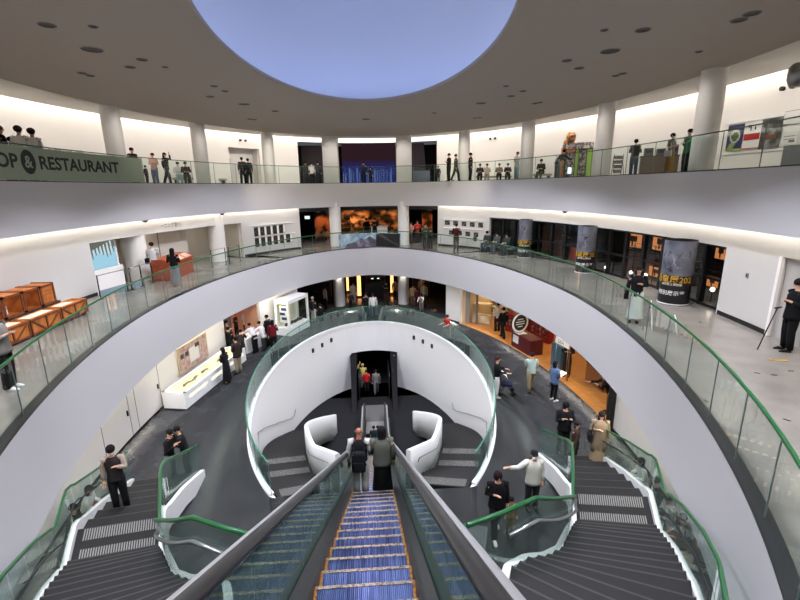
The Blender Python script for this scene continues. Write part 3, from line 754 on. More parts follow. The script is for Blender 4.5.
for i, (y0, y1) in enumerate(((11.5, 12.28), (12.3, 13.02), (13.04, 13.7), (13.72, 14.32))):
    cy, L = (y0 + y1) / 2, y1 - y0
    t = empty('display_crate', (-10.32, cy, H + 0.58), ('open wooden display crate with a lit interior, nearest of the upper row', 'open wooden display crate with a lit interior, second from near in the upper row', 'open wooden display crate with a bright white interior beside the closed crate', 'closed wooden crate at the far end of the upper row')[i], 'crate', 'display crates in the upper row')
    hz = 0.62
    mb = MB(); b = 0.06
    for sy in (-1, 1): mb.box((0, sy * (L / 2 - 0.02), hz / 2), (0.62, 0.03, hz))
    mb.box((0, 0, 0.015), (0.62, L, 0.03)); mb.box((0, 0, hz - 0.015), (0.62, L, 0.03)); mb.box((-0.30, 0, hz / 2), (0.02, L, hz))
    mb.build('box', [M_TAN], t)
    mb = MB()
    for sy in (-1, 1): mb.box((0.315, sy * (L / 2 - b / 2), hz / 2), (0.03, b, hz))
    for zz in (b / 2, hz - b / 2): mb.box((0.315, 0, zz), (0.03, L, b))
    for sy in (-1, 1): mb.box((0, sy * (L / 2 - b / 2), hz + 0.012), (0.64, b, 0.024))
    mb.build('frame', [M_BATTEN], t)
    if i < 3:
        mb = MB(); mb.box((-0.27, 0, hz / 2), (0.015, L - 0.08, hz - 0.08)); mb.build('light_panel', [M_GLOWO], t)
        mb = MB(); mb.prism([(-0.1, -0.12), (-0.1, 0.1), (0.02, 0.12), (0.02, -0.1)], 0.03, [0.2, 0.34, 0.3, 0.16]); mb.build('specimen', [M_FOSSIL if i == 2 else M_PAPER], t)
    else:
        mb = MB()
        for k in range(4): mb.box((0.30, 0, 0.12 + k * 0.125), (0.02, L - 0.12, 0.115))
        mb.build('slat_door', [M_TAN], t)
mb = MB(); mb.box((-10.34, 12.9, H + 0.29), (0.66, 3.2, 0.56)); mb.box((-10.03, 12.9, H + 0.56), (0.06, 3.2, 0.04), m=0)
tag(mb.build('plinth', [mat('dark_plinth', (52, 40, 32), 0.6)]), 'long dark plinth carrying the upper row of crates', 'plinth')

# ------------------------------------------------------------------ alcove on the gallery, left: video screen, low wall, barriers, fossil table
a0 = grow(W2, 0.35, 0)
scr = empty('video_screen', (*a0(167.5), H), 'wall video screen showing pale fingers over a light blue ground', 'screen')
mb = MB(); wall_strip(mb, a0, 164.4, 170.3, 0.9, 2.04, 0.06, step=0.7); mb.v = [(p[0] - a0(167.5)[0], p[1] - a0(167.5)[1], p[2]) for p in mb.v]
M_SCR = emitmat('screen_blue', (165, 212, 232), 0.36); M_SCRG = emitmat('screen_grey', (120, 124, 116), 0.28); M_SCRW = emitmat('screen_pale', (214, 226, 226), 0.36); M_SCRO = emitmat('screen_olive', (150, 168, 130), 0.26)
mb.build('panel', [M_SCR], scr)
mb = MB(); a1 = grow(W2, 0.33, 0); ox, oy = a0(167.5)
def scr_patch(mb, pts, m, d=0.33):
    f = grow(W2, d, 0); vs = [(f(t)[0] - ox, f(t)[1] - oy, z) for t, z in pts]; mb.add(vs, [tuple(range(len(vs)))], m)
scr_patch(mb, [(170.2, 2.03), (164.5, 2.03), (164.5, 1.72), (166, 1.78), (168.4, 1.72), (170.2, 1.6)], 0)
for k in range(8):
    t = 169.6 - k * 0.66; L = 0.22 + 0.10 * math.sin(k * 1.3 + 1)
    scr_patch(mb, [(t + 0.17, 1.80), (t - 0.17, 1.80), (t - 0.12 - 0.1, 1.66 - L), (t + 0.02 - 0.1, 1.64 - L)], 0, 0.325)
    scr_patch(mb, [(t + 0.5, 1.98), (t + 0.2, 1.98), (t + 0.1, 1.62 - L * 0.6), (t + 0.28, 1.60 - L * 0.6)], 1, 0.322)
scr_patch(mb, [(170.25, 1.7), (169.6, 1.62), (169.1, 1.35), (169.4, 1.1), (170.25, 0.95)], 2, 0.32)
mb.build('image', [M_SCRG, M_SCRW, M_SCRO], scr)
mb = MB(); wall_strip(mb, grow(W2, 0.28, 0), 163.8, 170.35, H, H + 0.88, 0.12); struct(mb.build('wall_alcove_parapet', [M_WALL]), 'low white wall below the video screen')
mb = MB(); wall_strip(mb, grow(W2, 0.42, 0), 163.8, 170.35, H + 0.88, ZW2, 0.12); struct(mb.build('wall_alcove_screen', [M_WALL]), 'wall carrying the video screen')
mb = MB(); wall_strip(mb, grow(W2, 0.9, 0), 146.5, 160.5, H, 6.36, 0.1); struct(mb.build('wall_alcove_panel', [M_CREAM]), 'cream wall panels behind the fossil table')
for tt in (153.3,):
    mb = MB(); x, y = grow(W2, 0.88, 0)(tt); mb.box((x, y, 5.3), (0.03, 0.03, 2.0)); struct(mb.build('trim_2', [M_GREYINK]), 'shadow joint between the cream panels')
def barrier(p, q, label, panel=True):
    p, q = Vector((p[0], p[1], H)), Vector((q[0], q[1], H)); mid = (p + q) / 2; d = q - p; L = d.length; rz = math.atan2(d.y, d.x)
    t = empty('tube_barrier', mid, label, 'barrier', None, rz)
    for sx in (-1, 1): mb = MB(); mb.tube([(sx * L / 2, 0, 0), (sx * L / 2, 0, 0.92)], 0.024, 8); mb.lathe([(0.0, 0.012), (0.11, 0.01), (0.11, 0)], (sx * L / 2, 0, 0), 12); mb.build('post', [M_DSTEEL], t)
    mb = MB(); mb.tube([(-L / 2, 0, 0.9), (L / 2, 0, 0.9)], 0.02, 8); mb.build('top_rail', [M_STEEL], t)
    if panel:
        mb = MB(); mb.box((0, 0, 0.17), (L - 0.04, 0.012, 0.30)); mb.build('acrylic_panel', [mat('blue_grey_acrylic', (128, 146, 156), 0.25)], t)
barrier((-10.25, 16.95), (-9.95, 18.3), 'tube barrier with a low panel, below the video screen')
barrier((-9.88, 18.5), (-9.8, 19.2), 'short tube barrier with a low panel, beside the round column')
barrier((-9.85, 19.32), (-9.7, 19.95), 'short tube barrier between the column and the orange table', False)
barrier((-8.35, 23.6), (-7.95, 24.6), 'tube barrier in front of the second round column', False)
barrier((-7.85, 24.9), (-7.5, 25.7), 'tube barrier beside the white fossil photo wall', False)
t = empty('cleaning_table', (-9.35, 20.6 + 0.8, H), 'orange wooden work table with a hooded glass top in the alcove', 'table')
M_ORG = mat('orange_wood', (166, 74, 34), 0.5, noise=((140, 58, 26), 5, 0.4, 0.6))
mb = MB(); mb.box((0, 0.0, 0.36), (0.8, 2.5, 0.72)); mb.build('body', [M_ORG], t)
mb = MB(); mb.grid([[(0.46, y, 0.72), (0.46, y, 0.80), (0.1, y, 0.98), (-0.4, y, 0.98), (-0.4, y, 0.72)] for y in (-1.28, 1.28)], 0, False, cv=True)
mb.add([(0.46, -1.28, 0.72), (0.46, -1.28, 0.80), (0.1, -1.28, 0.98), (-0.4, -1.28, 0.98), (-0.4, -1.28, 0.72)], [(0, 1, 2, 3, 4)]); mb.add([(0.46, 1.28, 0.72), (0.46, 1.28, 0.80), (0.1, 1.28, 0.98), (-0.4, 1.28, 0.98), (-0.4, 1.28, 0.72)], [(4, 3, 2, 1, 0)]); mb.build('hood', [M_ORG], t)
for k in (-0.75, 0.0, 0.75):
    mb = MB(); mb.hexa([(0.44, k - 0.28, 0.822), (0.13, k - 0.28, 0.976), (0.13, k + 0.28, 0.976), (0.44, k + 0.28, 0.822), (0.445, k - 0.28, 0.83), (0.135, k - 0.28, 0.984), (0.135, k + 0.28, 0.984), (0.445, k + 0.28, 0.83)]); mb.build('viewing_pane', [mat('pale_pane', (222, 190, 168), 0.15)], t)
# title over the alcove and small marks on the walls
tw, zw = on_wall(164, 228.6, A2); w_ = OnWall(W2, 153.4, 6.55)
lab = empty('wall_title', w_.p(0, 0, 0), 'line of small black Japanese lettering over the gallery alcove', 'lettering')
mb = MB(); w_.text(mb, '化石クリーニング室へようこそ', 0.23, 0, 0, 0.012); mb.v = [tuple(Vector(p) - w_.o) for p in mb.v]; mb.build('lettering', [M_INK], lab)

# ------------------------------------------------------------------ photo walls of the gallery
def photo(px, py, w, h, label, group, cap=True, abc=A2, f=W2):
    t_, z_ = on_wall(px, py, abc); fr = OnWall(f, t_, z_)
    r = empty('framed_photo', fr.o, label, 'picture', group); mb = MB(); fr.box(mb, -w / 2, w / 2, -h / 2, h / 2, 0.004, 0.03); mb.v = [tuple(Vector(p) - fr.o) for p in mb.v]
    mb.build('print', [M_PHOTO], r)
    if cap:
        mb = MB(); fr.box(mb, w / 2 + 0.03, w / 2 + 0.14, -h / 2 + 0.05, h / 2 - 0.05, 0.004, 0.014); mb.v = [tuple(Vector(p) - fr.o) for p in mb.v]; mb.build('caption', [M_PAPER], r)
    return r
ORD = ('leftmost', 'second from left', 'third from left', 'fourth from left', 'fifth from left', 'rightmost')
for i in range(5): photo(256 + i * 6.22, 231.9 - i * 0.78, 0.30, 0.55, 'tall dark photo panel, %s in the upper row of the left photo wall' % (ORD[i] if i < 4 else 'rightmost'), 'tall photo panels, upper row')
for i in range(6): photo(257 + i * 6.2, 242.4 - i * 0.88, 0.30, 0.55, 'tall dark photo panel, %s in the lower row of the left photo wall' % ORD[i], 'tall photo panels, lower row')
for i in range(5): photo(447.5 + i * 8.3, 222.6 + i * 0.62, 0.36, 0.28, 'small landscape photo panel, %s in the upper row of the right photo wall' % (ORD[i] if i < 4 else 'rightmost'), 'landscape photo panels, upper row', False)
for i in range(4): photo(451.5 + i * 8.2, 232.4 + i * 0.75, 0.36, 0.28, 'small landscape photo panel, %s in the lower row of the right photo wall' % (ORD[i] if i < 3 else 'rightmost'), 'landscape photo panels, lower row', False)
photo(475.2, 239.2, 0.26, 0.26, 'small photo panel hung below the rightmost panel of the lower row', 'landscape photo panels, lower row', False)
def ledge(f, t0, t1, z, label):
    mb = MB(); wall_strip(mb, grow(f, -0.05, 0), t0, t1, z, z + 0.03, 0.05, step=2); tag(mb.build('wall_ledge', [M_WHITEP]), label, 'ledge')
zz = lambda px, py: on_wall(px, py, A2)[1]
z1, z2 = zz(268.7, 230.3), zz(269.3, 240.6)
ledge(W2, 117.5, 132.0, z1 + 0.36, 'thin white ledge above the upper row of tall photo panels'); ledge(W2, 117.5, 120.5, (z1 + z2) / 2, 'thin white ledge between the two rows of tall photo panels')
z1, z2 = zz(464, 223.8), zz(464, 233.5)
ledge(W2, 48.5, 62.5, z1 + 0.22, 'thin white ledge above the landscape photo panels'); ledge(W2, 48.5, 62.5, (z1 + z2) / 2 - 0.015, 'thin white ledge between the rows of landscape photo panels')

# ------------------------------------------------------------------ glazed exhibition gallery on the right
win = MB(); wg = grow(W2, 0.25, 0)
for t in trange(-7.2, 46.5, 15):
    x, y = wg(t); tg = tangent(W2, t); win.box((x, y, 5.33), (0.12, 0.16, 2.06), math.atan2(tg.y, tg.x))
for z in (H + 0.06, H + 0.95, 6.3): wall_strip(win, grow(W2, 0.2, 0), -7.2, 46.5, z - 0.04, z + 0.04, 0.1, step=2)
struct(win.build('window_1', [M_BLACK]), 'dark mullions of the glazed exhibition gallery')
mb = MB(); wall_strip(mb, grow(W2, 0.24, 0), -7.2, 46.5, H + 0.02, 6.34, 0.012, step=2); struct(mb.build('window_2', [M_CLEAR]), 'glass of the exhibition gallery')
M_BROWN = mat('brown_partition', (92, 58, 48), 0.6); M_RUST = mat('rust_red_panel', (150, 68, 52), 0.5)
for t, d, w, h, m, lab in ((41, 1.2, 1.4, 1.9, M_CHAR, 'tall charcoal partition at the far end of the glazed gallery'), (33.5, 1.8, 1.6, 1.7, M_BROWN, 'brown partition behind the glazed gallery sign board'),
                           (26, 1.6, 1.3, 0.8, M_RUST, 'low rust red display block inside the glazed gallery'), (13, 1.7, 1.8, 1.0, M_BROWN, 'low brown display block left of the orange pictures'), (6.5, 1.8, 1.4, 0.95, M_BROWN, 'low brown display block below the orange pictures'), (-4, 1.5, 0.8, 0.8, M_RUST, 'low rust red block at the right end of the glazed gallery')):
    x, y = grow(W2, d, 0)(t); tg = tangent(W2, t); mb = MB(); mb.rbox((x, y, H + h / 2), (w, 0.4, h), math.atan2(tg.y, tg.x)); mb.box((x, y, H + h + 0.02), (w + 0.06, 0.46, 0.04), math.atan2(tg.y, tg.x), m=1)
    tag(mb.build('display_block', [m, M_BLACK]), lab, 'display')
M_ORP = emitmat('orange_backlit_picture', (236, 150, 90), 0.26)
for px, py, w, h, lab in ((634, 240, 0.95, 0.62, 'backlit orange picture, leftmost behind the gallery glass'), (661, 243, 0.85, 0.62, 'backlit orange picture, middle one behind the gallery glass'), (722, 252, 0.5, 0.5, 'backlit orange picture right of the wrapped column'), (656, 272, 0.75, 0.4, 'low backlit peach panel beside the standing woman'), (713, 282, 0.5, 0.35, 'low backlit peach panel at the right end of the gallery')):
    t_, z_ = on_wall(px, py, (12.2, 18.6, 14.8)); g = ring(12.2, 18.6, 14.8); fr = OnWall(g, t_, z_); r = empty('lit_picture', fr.o, lab, 'picture')
    mb = MB(); fr.box(mb, -w / 2, w / 2, -h / 2, h / 2, 0, 0.04); mb.v = [tuple(Vector(p) - fr.o) for p in mb.v]; mb.build('light_panel', [M_ORP], r)
    mb = MB(); fr.box(mb, -w * 0.2, w * 0.25, -h * 0.1, h * 0.3, 0.04, 0.05); fr.box(mb, -w * 0.08, 0.02, -h * 0.42, 0, 0.04, 0.05); mb.v = [tuple(Vector(p) - fr.o) for p in mb.v]; mb.build('silhouette', [mat('dark_orange_print', (70, 30, 16), 0.6)], r)
M_GLOBE = emitmat('white_globe', (255, 244, 230), 2.0)
for i, (px, py) in enumerate(((582, 262.5), (606, 267.3), (631, 272.4), (645.5, 275), (660, 278.5), (712.5, 289.5))):
    t_, z_ = on_wall(px, py, (11.7, 18.1, 14.8)); g = ring(11.7, 18.1, 14.8); x, y = g(t_)
    r = empty('globe_lamp', (x, y, H), 'small white globe lamp on a post behind the gallery glass, %s' % ('leftmost', 'second from left', 'third from left', 'fourth from left', 'fifth from left', 'rightmost')[i], 'lamp', 'globe lamps in the glazed gallery')
    mb = MB(); mb.ell((0, 0, z_ - H), (0.075, 0.075, 0.075)); mb.build('globe', [M_GLOBE], r)
    mb = MB(); mb.tube([(0, 0, 0), (0, 0, z_ - H - 0.06)], 0.015, 6); mb.build('post', [M_BLACK], r)
mb = MB()
for z in (5.35, 5.5, 5.65, 5.8): wall_strip(mb, grow(W2, 0.7, 0), -6.5, 24, z, z + 0.015, 0.015, step=2)
for t in range(-5, 24, 4): x, y = grow(W2, 0.71, 0)(t); mb.box((x, y, 5.05), (0.03, 0.03, 1.55))
tag(mb.build('inner_railing', [M_DSTEEL]), 'dark horizontal bar railing inside the glazed gallery', 'railing')
# columns wrapped in exhibition posters
M_PG = mat('grey_creature_print', (150, 146, 152), 0.5, noise=((44, 42, 50), 3.2, 0.40, 0.62)); M_PSKY = mat('pale_sky_print', (118, 120, 130), 0.5, noise=((64, 64, 74), 1.5, 0.4, 0.7)); M_PDK = mat('black_print', (20, 19, 20), 0.45)
M_GOLD = mat('golden_lettering', (206, 158, 36), 0.5)
def poster_column(x, y, r, z1, label):
    t = empty('poster_column', (x, y, H), label, 'column', 'columns wrapped in posters')
    mb = MB(); mb.lathe([(r, 0), (r, z1 - H)], n=28); mb.build('core', [M_PDK], t)
    mb = MB(); mb.lathe([(r + 0.015, 0.02), (r + 0.015, 0.06)], n=28); mb.build('base_band', [M_PAPER], t)
    mb = MB(); mb.lathe([(r + 0.004, 1.0), (r + 0.004, z1 - H)], n=28); mb.build('picture', [M_PSKY], t)
    # a horned four-legged beast in grey, and lettering, wrapped round the side that faces the atrium
    a0 = math.atan2(5.5 - y, -x)
    def wrap(mb, pts, faces, zz, m, d): mb.add([((r + d) * math.cos(a0 + u / r), (r + d) * math.sin(a0 + u / r), zz + v) for u, v in pts], faces, m)
    mb = MB(); rnd = random.Random(3)
    blob = []
    n = 26
    for k in range(n):
        a = 2 * PI * k / n; q = 0.30 + 0.06 * math.sin(3 * a + 1) + 0.04 * math.sin(7 * a); blob.append((q * 1.15 * math.cos(a), q * math.sin(a)))
    gridp, gf = [(0, 0)] + blob, [(0, 1 + k, 1 + (k + 1) % n) for k in range(n)]
    wrap(mb, gridp, gf, 1.46, 0, 0.008)
    wrap(mb, [(-0.42, 0.0), (-0.2, 0.02), (-0.14, 0.2), (-0.34, 0.16)], [(0, 1, 2, 3)], 1.62, 1, 0.010)
    wrap(mb, [(0.1, 0.0), (0.45, 0.0), (0.42, 0.22), (0.2, 0.16)], [(0, 1, 2, 3)], 1.62, 1, 0.010)
    for k in range(7): 
        a = -0.32 + k * 0.09; wrap(mb, [(a, 0), (a + 0.035, 0), (a + 0.06, 0.16), (a + 0.03, 0.17)], [(0, 1, 2, 3)], 1.22 + 0.05 * math.sin(k), 2, 0.012)
    mb.build('creature_print', [M_PG, M_PDK, M_PSKY], t)
    def words(body, size, zz, m, bold=0.0):
        vs, fs, w = text_geo(body, size, bold); mb = MB(); wrap(mb, [(u - w / 2, v) for u, v in vs], fs, zz, 0, 0.012); mb.build('lettering', [m], t)
    words('恐竜展202', 0.27, 0.78, M_GOLD, 0.012); words('福井県立博物館', 0.09, 0.68, M_PAPER, 0.004); words('特別展示室', 0.17, 0.36, M_PAPER, 0.008)
poster_column(10.36, 13.95, 0.47, 6.45, 'column wrapped in a dinosaur exhibition poster, nearest one by the standing woman')
poster_column(9.95, 19.6, 0.40, 6.45, 'column wrapped in a dinosaur exhibition poster, middle of the gallery front')
poster_column(8.72, 24.3, 0.36, 6.45, 'column wrapped in a dinosaur exhibition poster, farthest one beside the seated people')
# leaning boards and door on the right
for i, (px, py, lab) in enumerate(((648, 329, 'white notice board on the floor beside the standing woman'), (673, 333.5, 'low white notice board right of the standing woman'))):
    p = on_floor(px, py, H); t = empty('notice_board', p, lab, 'board', None, R(60)); hh = 0.78 - i * 0.3
    mb = MB(); mb.hexa([(-0.2, -0.1, 0), (0.2, -0.1, 0), (0.2, -0.08, 0), (-0.2, -0.08, 0), (-0.2, -0.01, hh), (0.2, -0.01, hh), (0.2, 0.01, hh), (-0.2, 0.01, hh)]); mb.build('board', [M_PAPER], t)
    mb = MB(); mb.tube([(-0.15, 0.15, 0), (-0.15, 0.0, hh * 0.9)], 0.01, 5); mb.tube([(0.15, 0.15, 0), (0.15, 0.0, hh * 0.9)], 0.01, 5); mb.build('prop_leg', [M_STEEL], t)
mb = MB(); wall_strip(mb, grow(W2, 0.12, 0), -24, -14.6, H, 6.41, 0.05); struct(mb.build('door_1', [mat('grey_door', (176, 172, 166), 0.5)]), 'tall flush grey door in the right gallery wall')
mb = MB()
for t in (-14.55, -24.05): x, y = W2(t); mb.box((x, y, 5.36), (0.1, 0.08, 2.1), R(80))
struct(mb.build('trim_3', [M_WALL]), 'jambs of the grey gallery door')
fr = OnWall(W2, *on_wall(747.5, 275.5, A2)); mb = MB(); fr.box(mb, -0.05, 0.05, -0.07, 0.07, 0, 0.025); fr.box(mb, -0.03, 0.03, -0.03, 0.04, 0.025, 0.03, 1)
tag(mb.build('wall_switch', [mat('grey_switch', (150, 148, 146), 0.5), M_BLACK]), 'small grey switch plate on the right gallery wall', 'switch')

# ------------------------------------------------------------------ far end of the gallery: mural banner on the glass, amber diorama
M_MUR = mat('blue_grey_mural', (112, 136, 150), 0.5, noise=((180, 200, 210), 1.8, 0.42, 0.66)); M_MURD = mat('dark_mural', (60, 62, 70), 0.5, noise=((136, 120, 142), 3.0, 0.45, 0.7))
tb0 = [t for t in trange(40, 140, 1000)]
def t_at_px(f, px, z):
    best = None
    for t in trange(20, 215, 1950):
        x, y = f(t); v = Vector((x, y, z)) - _C; d = v.dot(_F); q = 400 + 439.5 * v.dot(_R2) / d
        if best is None or abs(q - px) < best[0]: best = (abs(q - px), t)
    return best[1]
gl2 = grow(RING2, 0.075, 0); tL, tR = t_at_px(gl2, 339, 4.8), t_at_px(gl2, 400.5, 4.8)
mur = empty('mural_banner', (0, 0, H), 'blue grey mural banner with white lettering on the glass at the far end', 'banner')
mb = MB(); wall_strip(mb, gl2, tR, tL, 0.06, 1.0, 0.012, step=0.5); mb.build('film', [M_MUR], mur)
def on_film(mb, pts, m, d): 
    f = grow(RING2, d, 0); vs = []
    for s, v in pts: t = tL + (tR - tL) * s; vs.append((*f(t), v))
    mb.add(vs, [tuple(range(len(vs)))], m)
mb = MB()
on_film(mb, [(0.08, 0.07), (0.62, 0.07), (0.62, 0.5), (0.5, 0.78), (0.4, 0.55), (0.34, 0.66), (0.22, 0.4), (0.12, 0.34)], 0, 0.07); on_film(mb, [(0.62, 0.07), (0.99, 0.07), (0.99, 0.97), (0.7, 0.97), (0.62, 0.9)], 1, 0.068)
for k in range(5): on_film(mb, [(0.03 + k * 0.05, 0.4), (0.06 + k * 0.05, 0.8 - 0.05 * k), (0.085 + k * 0.05, 0.42)], 2, 0.066)
mb.build('mural_print', [M_MURD, M_PDK, mat('pale_blue_print', (150, 176, 190), 0.5)], mur)
vs, fs, wtx = text_geo('恐竜の世界', 0.2, 0.006); mb = MB(); f_ = grow(RING2, 0.06, 0); ta, Lb = arcpts(gl2, tR, tL, 1)
mb.add([(*f_(tL + (tR - tL) * (0.70 + 0.24 * x / wtx)), 0.66 + y) for x, y in vs], fs); mb.add([(*f_(tL + (tR - tL) * (0.72 + 0.22 * x / wtx)), 0.2 + y * 0.8) for x, y in vs], fs); mb.build('lettering', [M_PAPER], mur)
# amber rock diorama
M_ROCK = mat('amber_rock', (170, 134, 104), 0.8, noise=((22, 17, 15), 1.5, 0.42, 0.58), bump=0.6)
rnd = random.Random(11); rows = []
for i in range(15):
    rows.append([(-3.0 + 6.0 * i / 14 + rnd.uniform(-.1, .1), 36.2 + rnd.uniform(-0.5, 0.3), H + 0.9 + 0.28 * j) for j in range(8)])
mb = MB(); mb.grid(rows, 0, False); 
for k in range(9):
    x = -2.6 + k * 0.62 + rnd.uniform(-.15, .15); h = rnd.uniform(0.8, 2.0); mb.tube([(x, 35.6, H), (x + rnd.uniform(-.1, .1), 35.7, H + h * 0.6), (x + rnd.uniform(-.15, .15), 35.8, H + h)], [0.16, 0.11, 0.03], 7)
mb.box((0, 36.0, H + 0.45), (6.4, 0.8, 0.9))
tag(mb.build('rock_diorama', [M_ROCK]), 'amber lit rock diorama in the dark room at the far end of the gallery', 'diorama')
mb = MB(); mb.rbox((0.7, 34.3, H + 0.55), (1.25, 0.5, 1.1)); mb.box((0.7, 34.3, H + 1.12), (1.35, 0.6, 0.05)); tag(mb.build('white_counter', [M_WHITEP]), 'white counter in front of the amber diorama', 'counter')
mb = MB(); mb.box((-3.6, 34.2, 5.5), (1.2, 0.15, 2.4)); tag(mb.build('rock_display', [M_ROCK]), 'amber panel in the dark room left of the left far column', 'panel')
mb = MB(); mb.box((4.4, 34.2, 5.5), (0.8, 0.15, 2.2)); tag(mb.build('rock_display', [M_ROCK]), 'amber panel in the dark room right of the right far column', 'panel')
for x, y, z, lab in ((-4.3, 31.2, 6.35, 'small white exit light on the dark wall left of the far columns'), ):
    mb = MB(); mb.box((x, y, z), (0.34, 0.06, 0.2)); tag(mb.build('exit_light', [emitmat('exit_white', (225, 235, 230), 0.5)]), lab, 'sign')

# marks on the gallery floor, right
for i, (px, py) in enumerate(((651, 325), (672, 317), (686, 325), (700, 322), (706, 401), (752, 397), (787, 420), (757, 373), (774, 375), (791, 371))):
    p = on_floor(px, py, H); mb = MB(); mb.box((p.x, p.y, H + 0.004), (0.10, 0.035, 0.006), R(20 + 17 * i)); tag(mb.build('floor_plate', [M_DSTEEL]), 'tiny dark plate set in the gallery floor on the right', 'floor plate', 'dark plates in the gallery floor')
p = on_floor(780, 360.5, H); mb = MB(); mb.box((p.x, p.y, H + 0.004), (0.36, 0.06, 0.006), R(-10)); mb.box((p.x - 0.14, p.y + 0.05, H + 0.004), (0.06, 0.14, 0.006), R(30)); tag(mb.build('floor_arrow', [mat('yellow_tape', (214, 160, 40), 0.5)]), 'yellow tape mark on the gallery floor by the person in the black suit', 'tape')
# ------------------------------------------------------------------ hall: long case, poster, table, vitrine
M_CASEL = emitmat('case_lamp', (255, 246, 200), 0.55)
c0, c1 = Vector((-7.18, 15.95)), Vector((-6.25, 20.9)); L = (c1 - c0).length; rz = math.atan2((c1 - c0).y, (c1 - c0).x)
t = empty('display_case', (*((c0 + c1) / 2 + Vector((-0.5, 0.09))), 0), 'long white display case with a lit glass top against the left hall wall', 'display case', None, rz)
D = 0.95
mb = MB(); mb.box((0, 0, 0.36), (L, D, 0.60)); mb.box((0, 0.03, 0.03), (L - 0.06, D - 0.08, 0.06), m=1); mb.build('body', [M_WHITEP, M_BASE], t)
mb = MB(); mb.box((0, 0.02, 0.664), (L - 0.3, D - 0.26, 0.008)); mb.build('lit_bed', [M_CASEL], t)
mb = MB()
for sy in (-1, 1): mb.box((0, sy * (D / 2 - 0.05), 0.70), (L, 0.10, 0.08))
for sx in (-1, 1): mb.box((sx * (L / 2 - 0.07), 0, 0.70), (0.14, D, 0.08))
mb.build('rim', [M_WHITEP], t)
mb = MB(); mb.box((0, 0, 0.735), (L - 0.26, D - 0.2, 0.01)); mb.build('glass_top', [M_CLEAR], t)
for k in (-1, 0, 1):
    mb = MB(); mb.box((k * 1.62, -D / 2 - 0.004, 0.46), (1.3, 0.012, 0.16)); mb.build('lit_slot', [emitmat('slot_lamp%d' % k, (255, 250, 236), 0.4)], t)
for i, (x, lab) in enumerate(((-1.5, 'brown fossil jaw nearest in the lit case'), (-0.2, 'small brown fossil in the middle of the lit case'), (1.1, 'small brown fossil at the far end of the lit case'))):
    mb = MB(); q = Vector((0, 0, 0)); cs, sn = math.cos(rz), math.sin(rz)
    for j in range(9 if i == 0 else 4): mb.ell((x + j * 0.12 - 0.3, 0.05 * math.sin(j), 0.69), (0.075, 0.06 + 0.03 * (j % 2), 0.022), 8, 5)
    o = mb.build('fossil', [M_FOSSIL], None, t.location, rz); tag(o, lab, 'fossil', 'fossils in the long case')
fr = OnWall(W1, 163.4, 1.32)
po = empty('wall_poster', fr.o, 'pinkish information poster with dark photos above the long display case', 'poster')
M_PINK = mat('pink_poster', (206, 178, 168), 0.6, noise=((176, 138, 128), 5, 0.45, 0.6))
def sub(fr, parts, root):
    first = root
    for nm, m, boxes in parts:
        mb = MB()
        for b in boxes: fr.box(mb, *b)
        mb.v = [tuple(Vector(p) - fr.o) for p in mb.v]; o = mb.build(nm, [m], root if nm in ('sheet', 'board', 'frame', 'housing') else first)
        if nm in ('sheet', 'board', 'housing'): first = o
sub(fr, (('board', M_PINK, [(-1.1, 1.1, -0.55, 0.55, 0.04, 0.08)]), ('frame', mat('pale_wood', (200, 184, 150), 0.5), [(-1.14, -1.1, -0.58, 0.58, 0.03, 0.09), (1.1, 1.14, -0.58, 0.58, 0.03, 0.09), (-1.14, 1.14, 0.55, 0.58, 0.03, 0.09), (-1.14, 1.14, -0.58, -0.55, 0.03, 0.09)]),
          ('white_field', M_PAPER, [(-0.3, 0.42, -0.34, 0.3, 0.08, 0.085)]), ('photo_print', M_PHOTO, [(-0.95, -0.72, 0.05, 0.25, 0.08, 0.087)]), ('photo_print', M_PHOTO, [(-0.6, -0.36, 0.05, 0.25, 0.08, 0.087)]), ('photo_print', M_PHOTO, [(0.16, 0.5, 0.2, 0.38, 0.08, 0.088)])), po)
for i, (t_, lab) in enumerate(((176.5, 'flush white service door in the left hall wall'), (184.5, 'second flush white service door, nearer the stairs'))):
    mb = MB(); f = grow(W1, -0.006, 0); wall_strip(mb, f, t_ - 3.2, t_ - 3.1, 0.1, 2.1, 0.01); wall_strip(mb, f, t_ + 3.1, t_ + 3.2, 0.1, 2.1, 0.01)
    d = struct(mb.build('door_%d' % (i + 2), [M_GREYINK]), lab)
    fr = OnWall(W1, t_ - 2.6, 1.0); mb = MB(); fr.box(mb, -0.02, 0.02, -0.09, 0.09, 0, 0.05); mb.build('door_handle', [M_DSTEEL], d)
# activity room opening on the left: table under a white cloth, orange door, charcoal banner
M_CLOTHW = mat('white_table_cloth', (226, 222, 218), 0.85)
t = empty('activity_table', (-6.55, 22.75, 0), 'table under a white cloth covered with pale papers in front of the activity room', 'table', None, R(66))
mb = MB(); mb.grid([[(-0.80, -0.42, 0.02), (-0.75, -0.36, 0.74), (-0.75, 0.36, 0.74), (-0.80, 0.42, 0.02)], [(0.80, -0.42, 0.02), (0.75, -0.36, 0.74), (0.75, 0.36, 0.74), (0.80, 0.42, 0.02)]], 0, False)
o_ = len(mb.v) - 8; mb.f += [(o_, o_ + 1, o_ + 2, o_ + 3), (o_ + 7, o_ + 6, o_ + 5, o_ + 4)]; mb.m += [0, 0]; mb.s += [False, False]; mb.build('cloth', [M_CLOTHW], t)
mb = MB(); mb.box((0, 0, 0.745), (1.46, 0.66, 0.01)); mb.build('tabletop', [M_WHITEP], t)
rnd = random.Random(5)
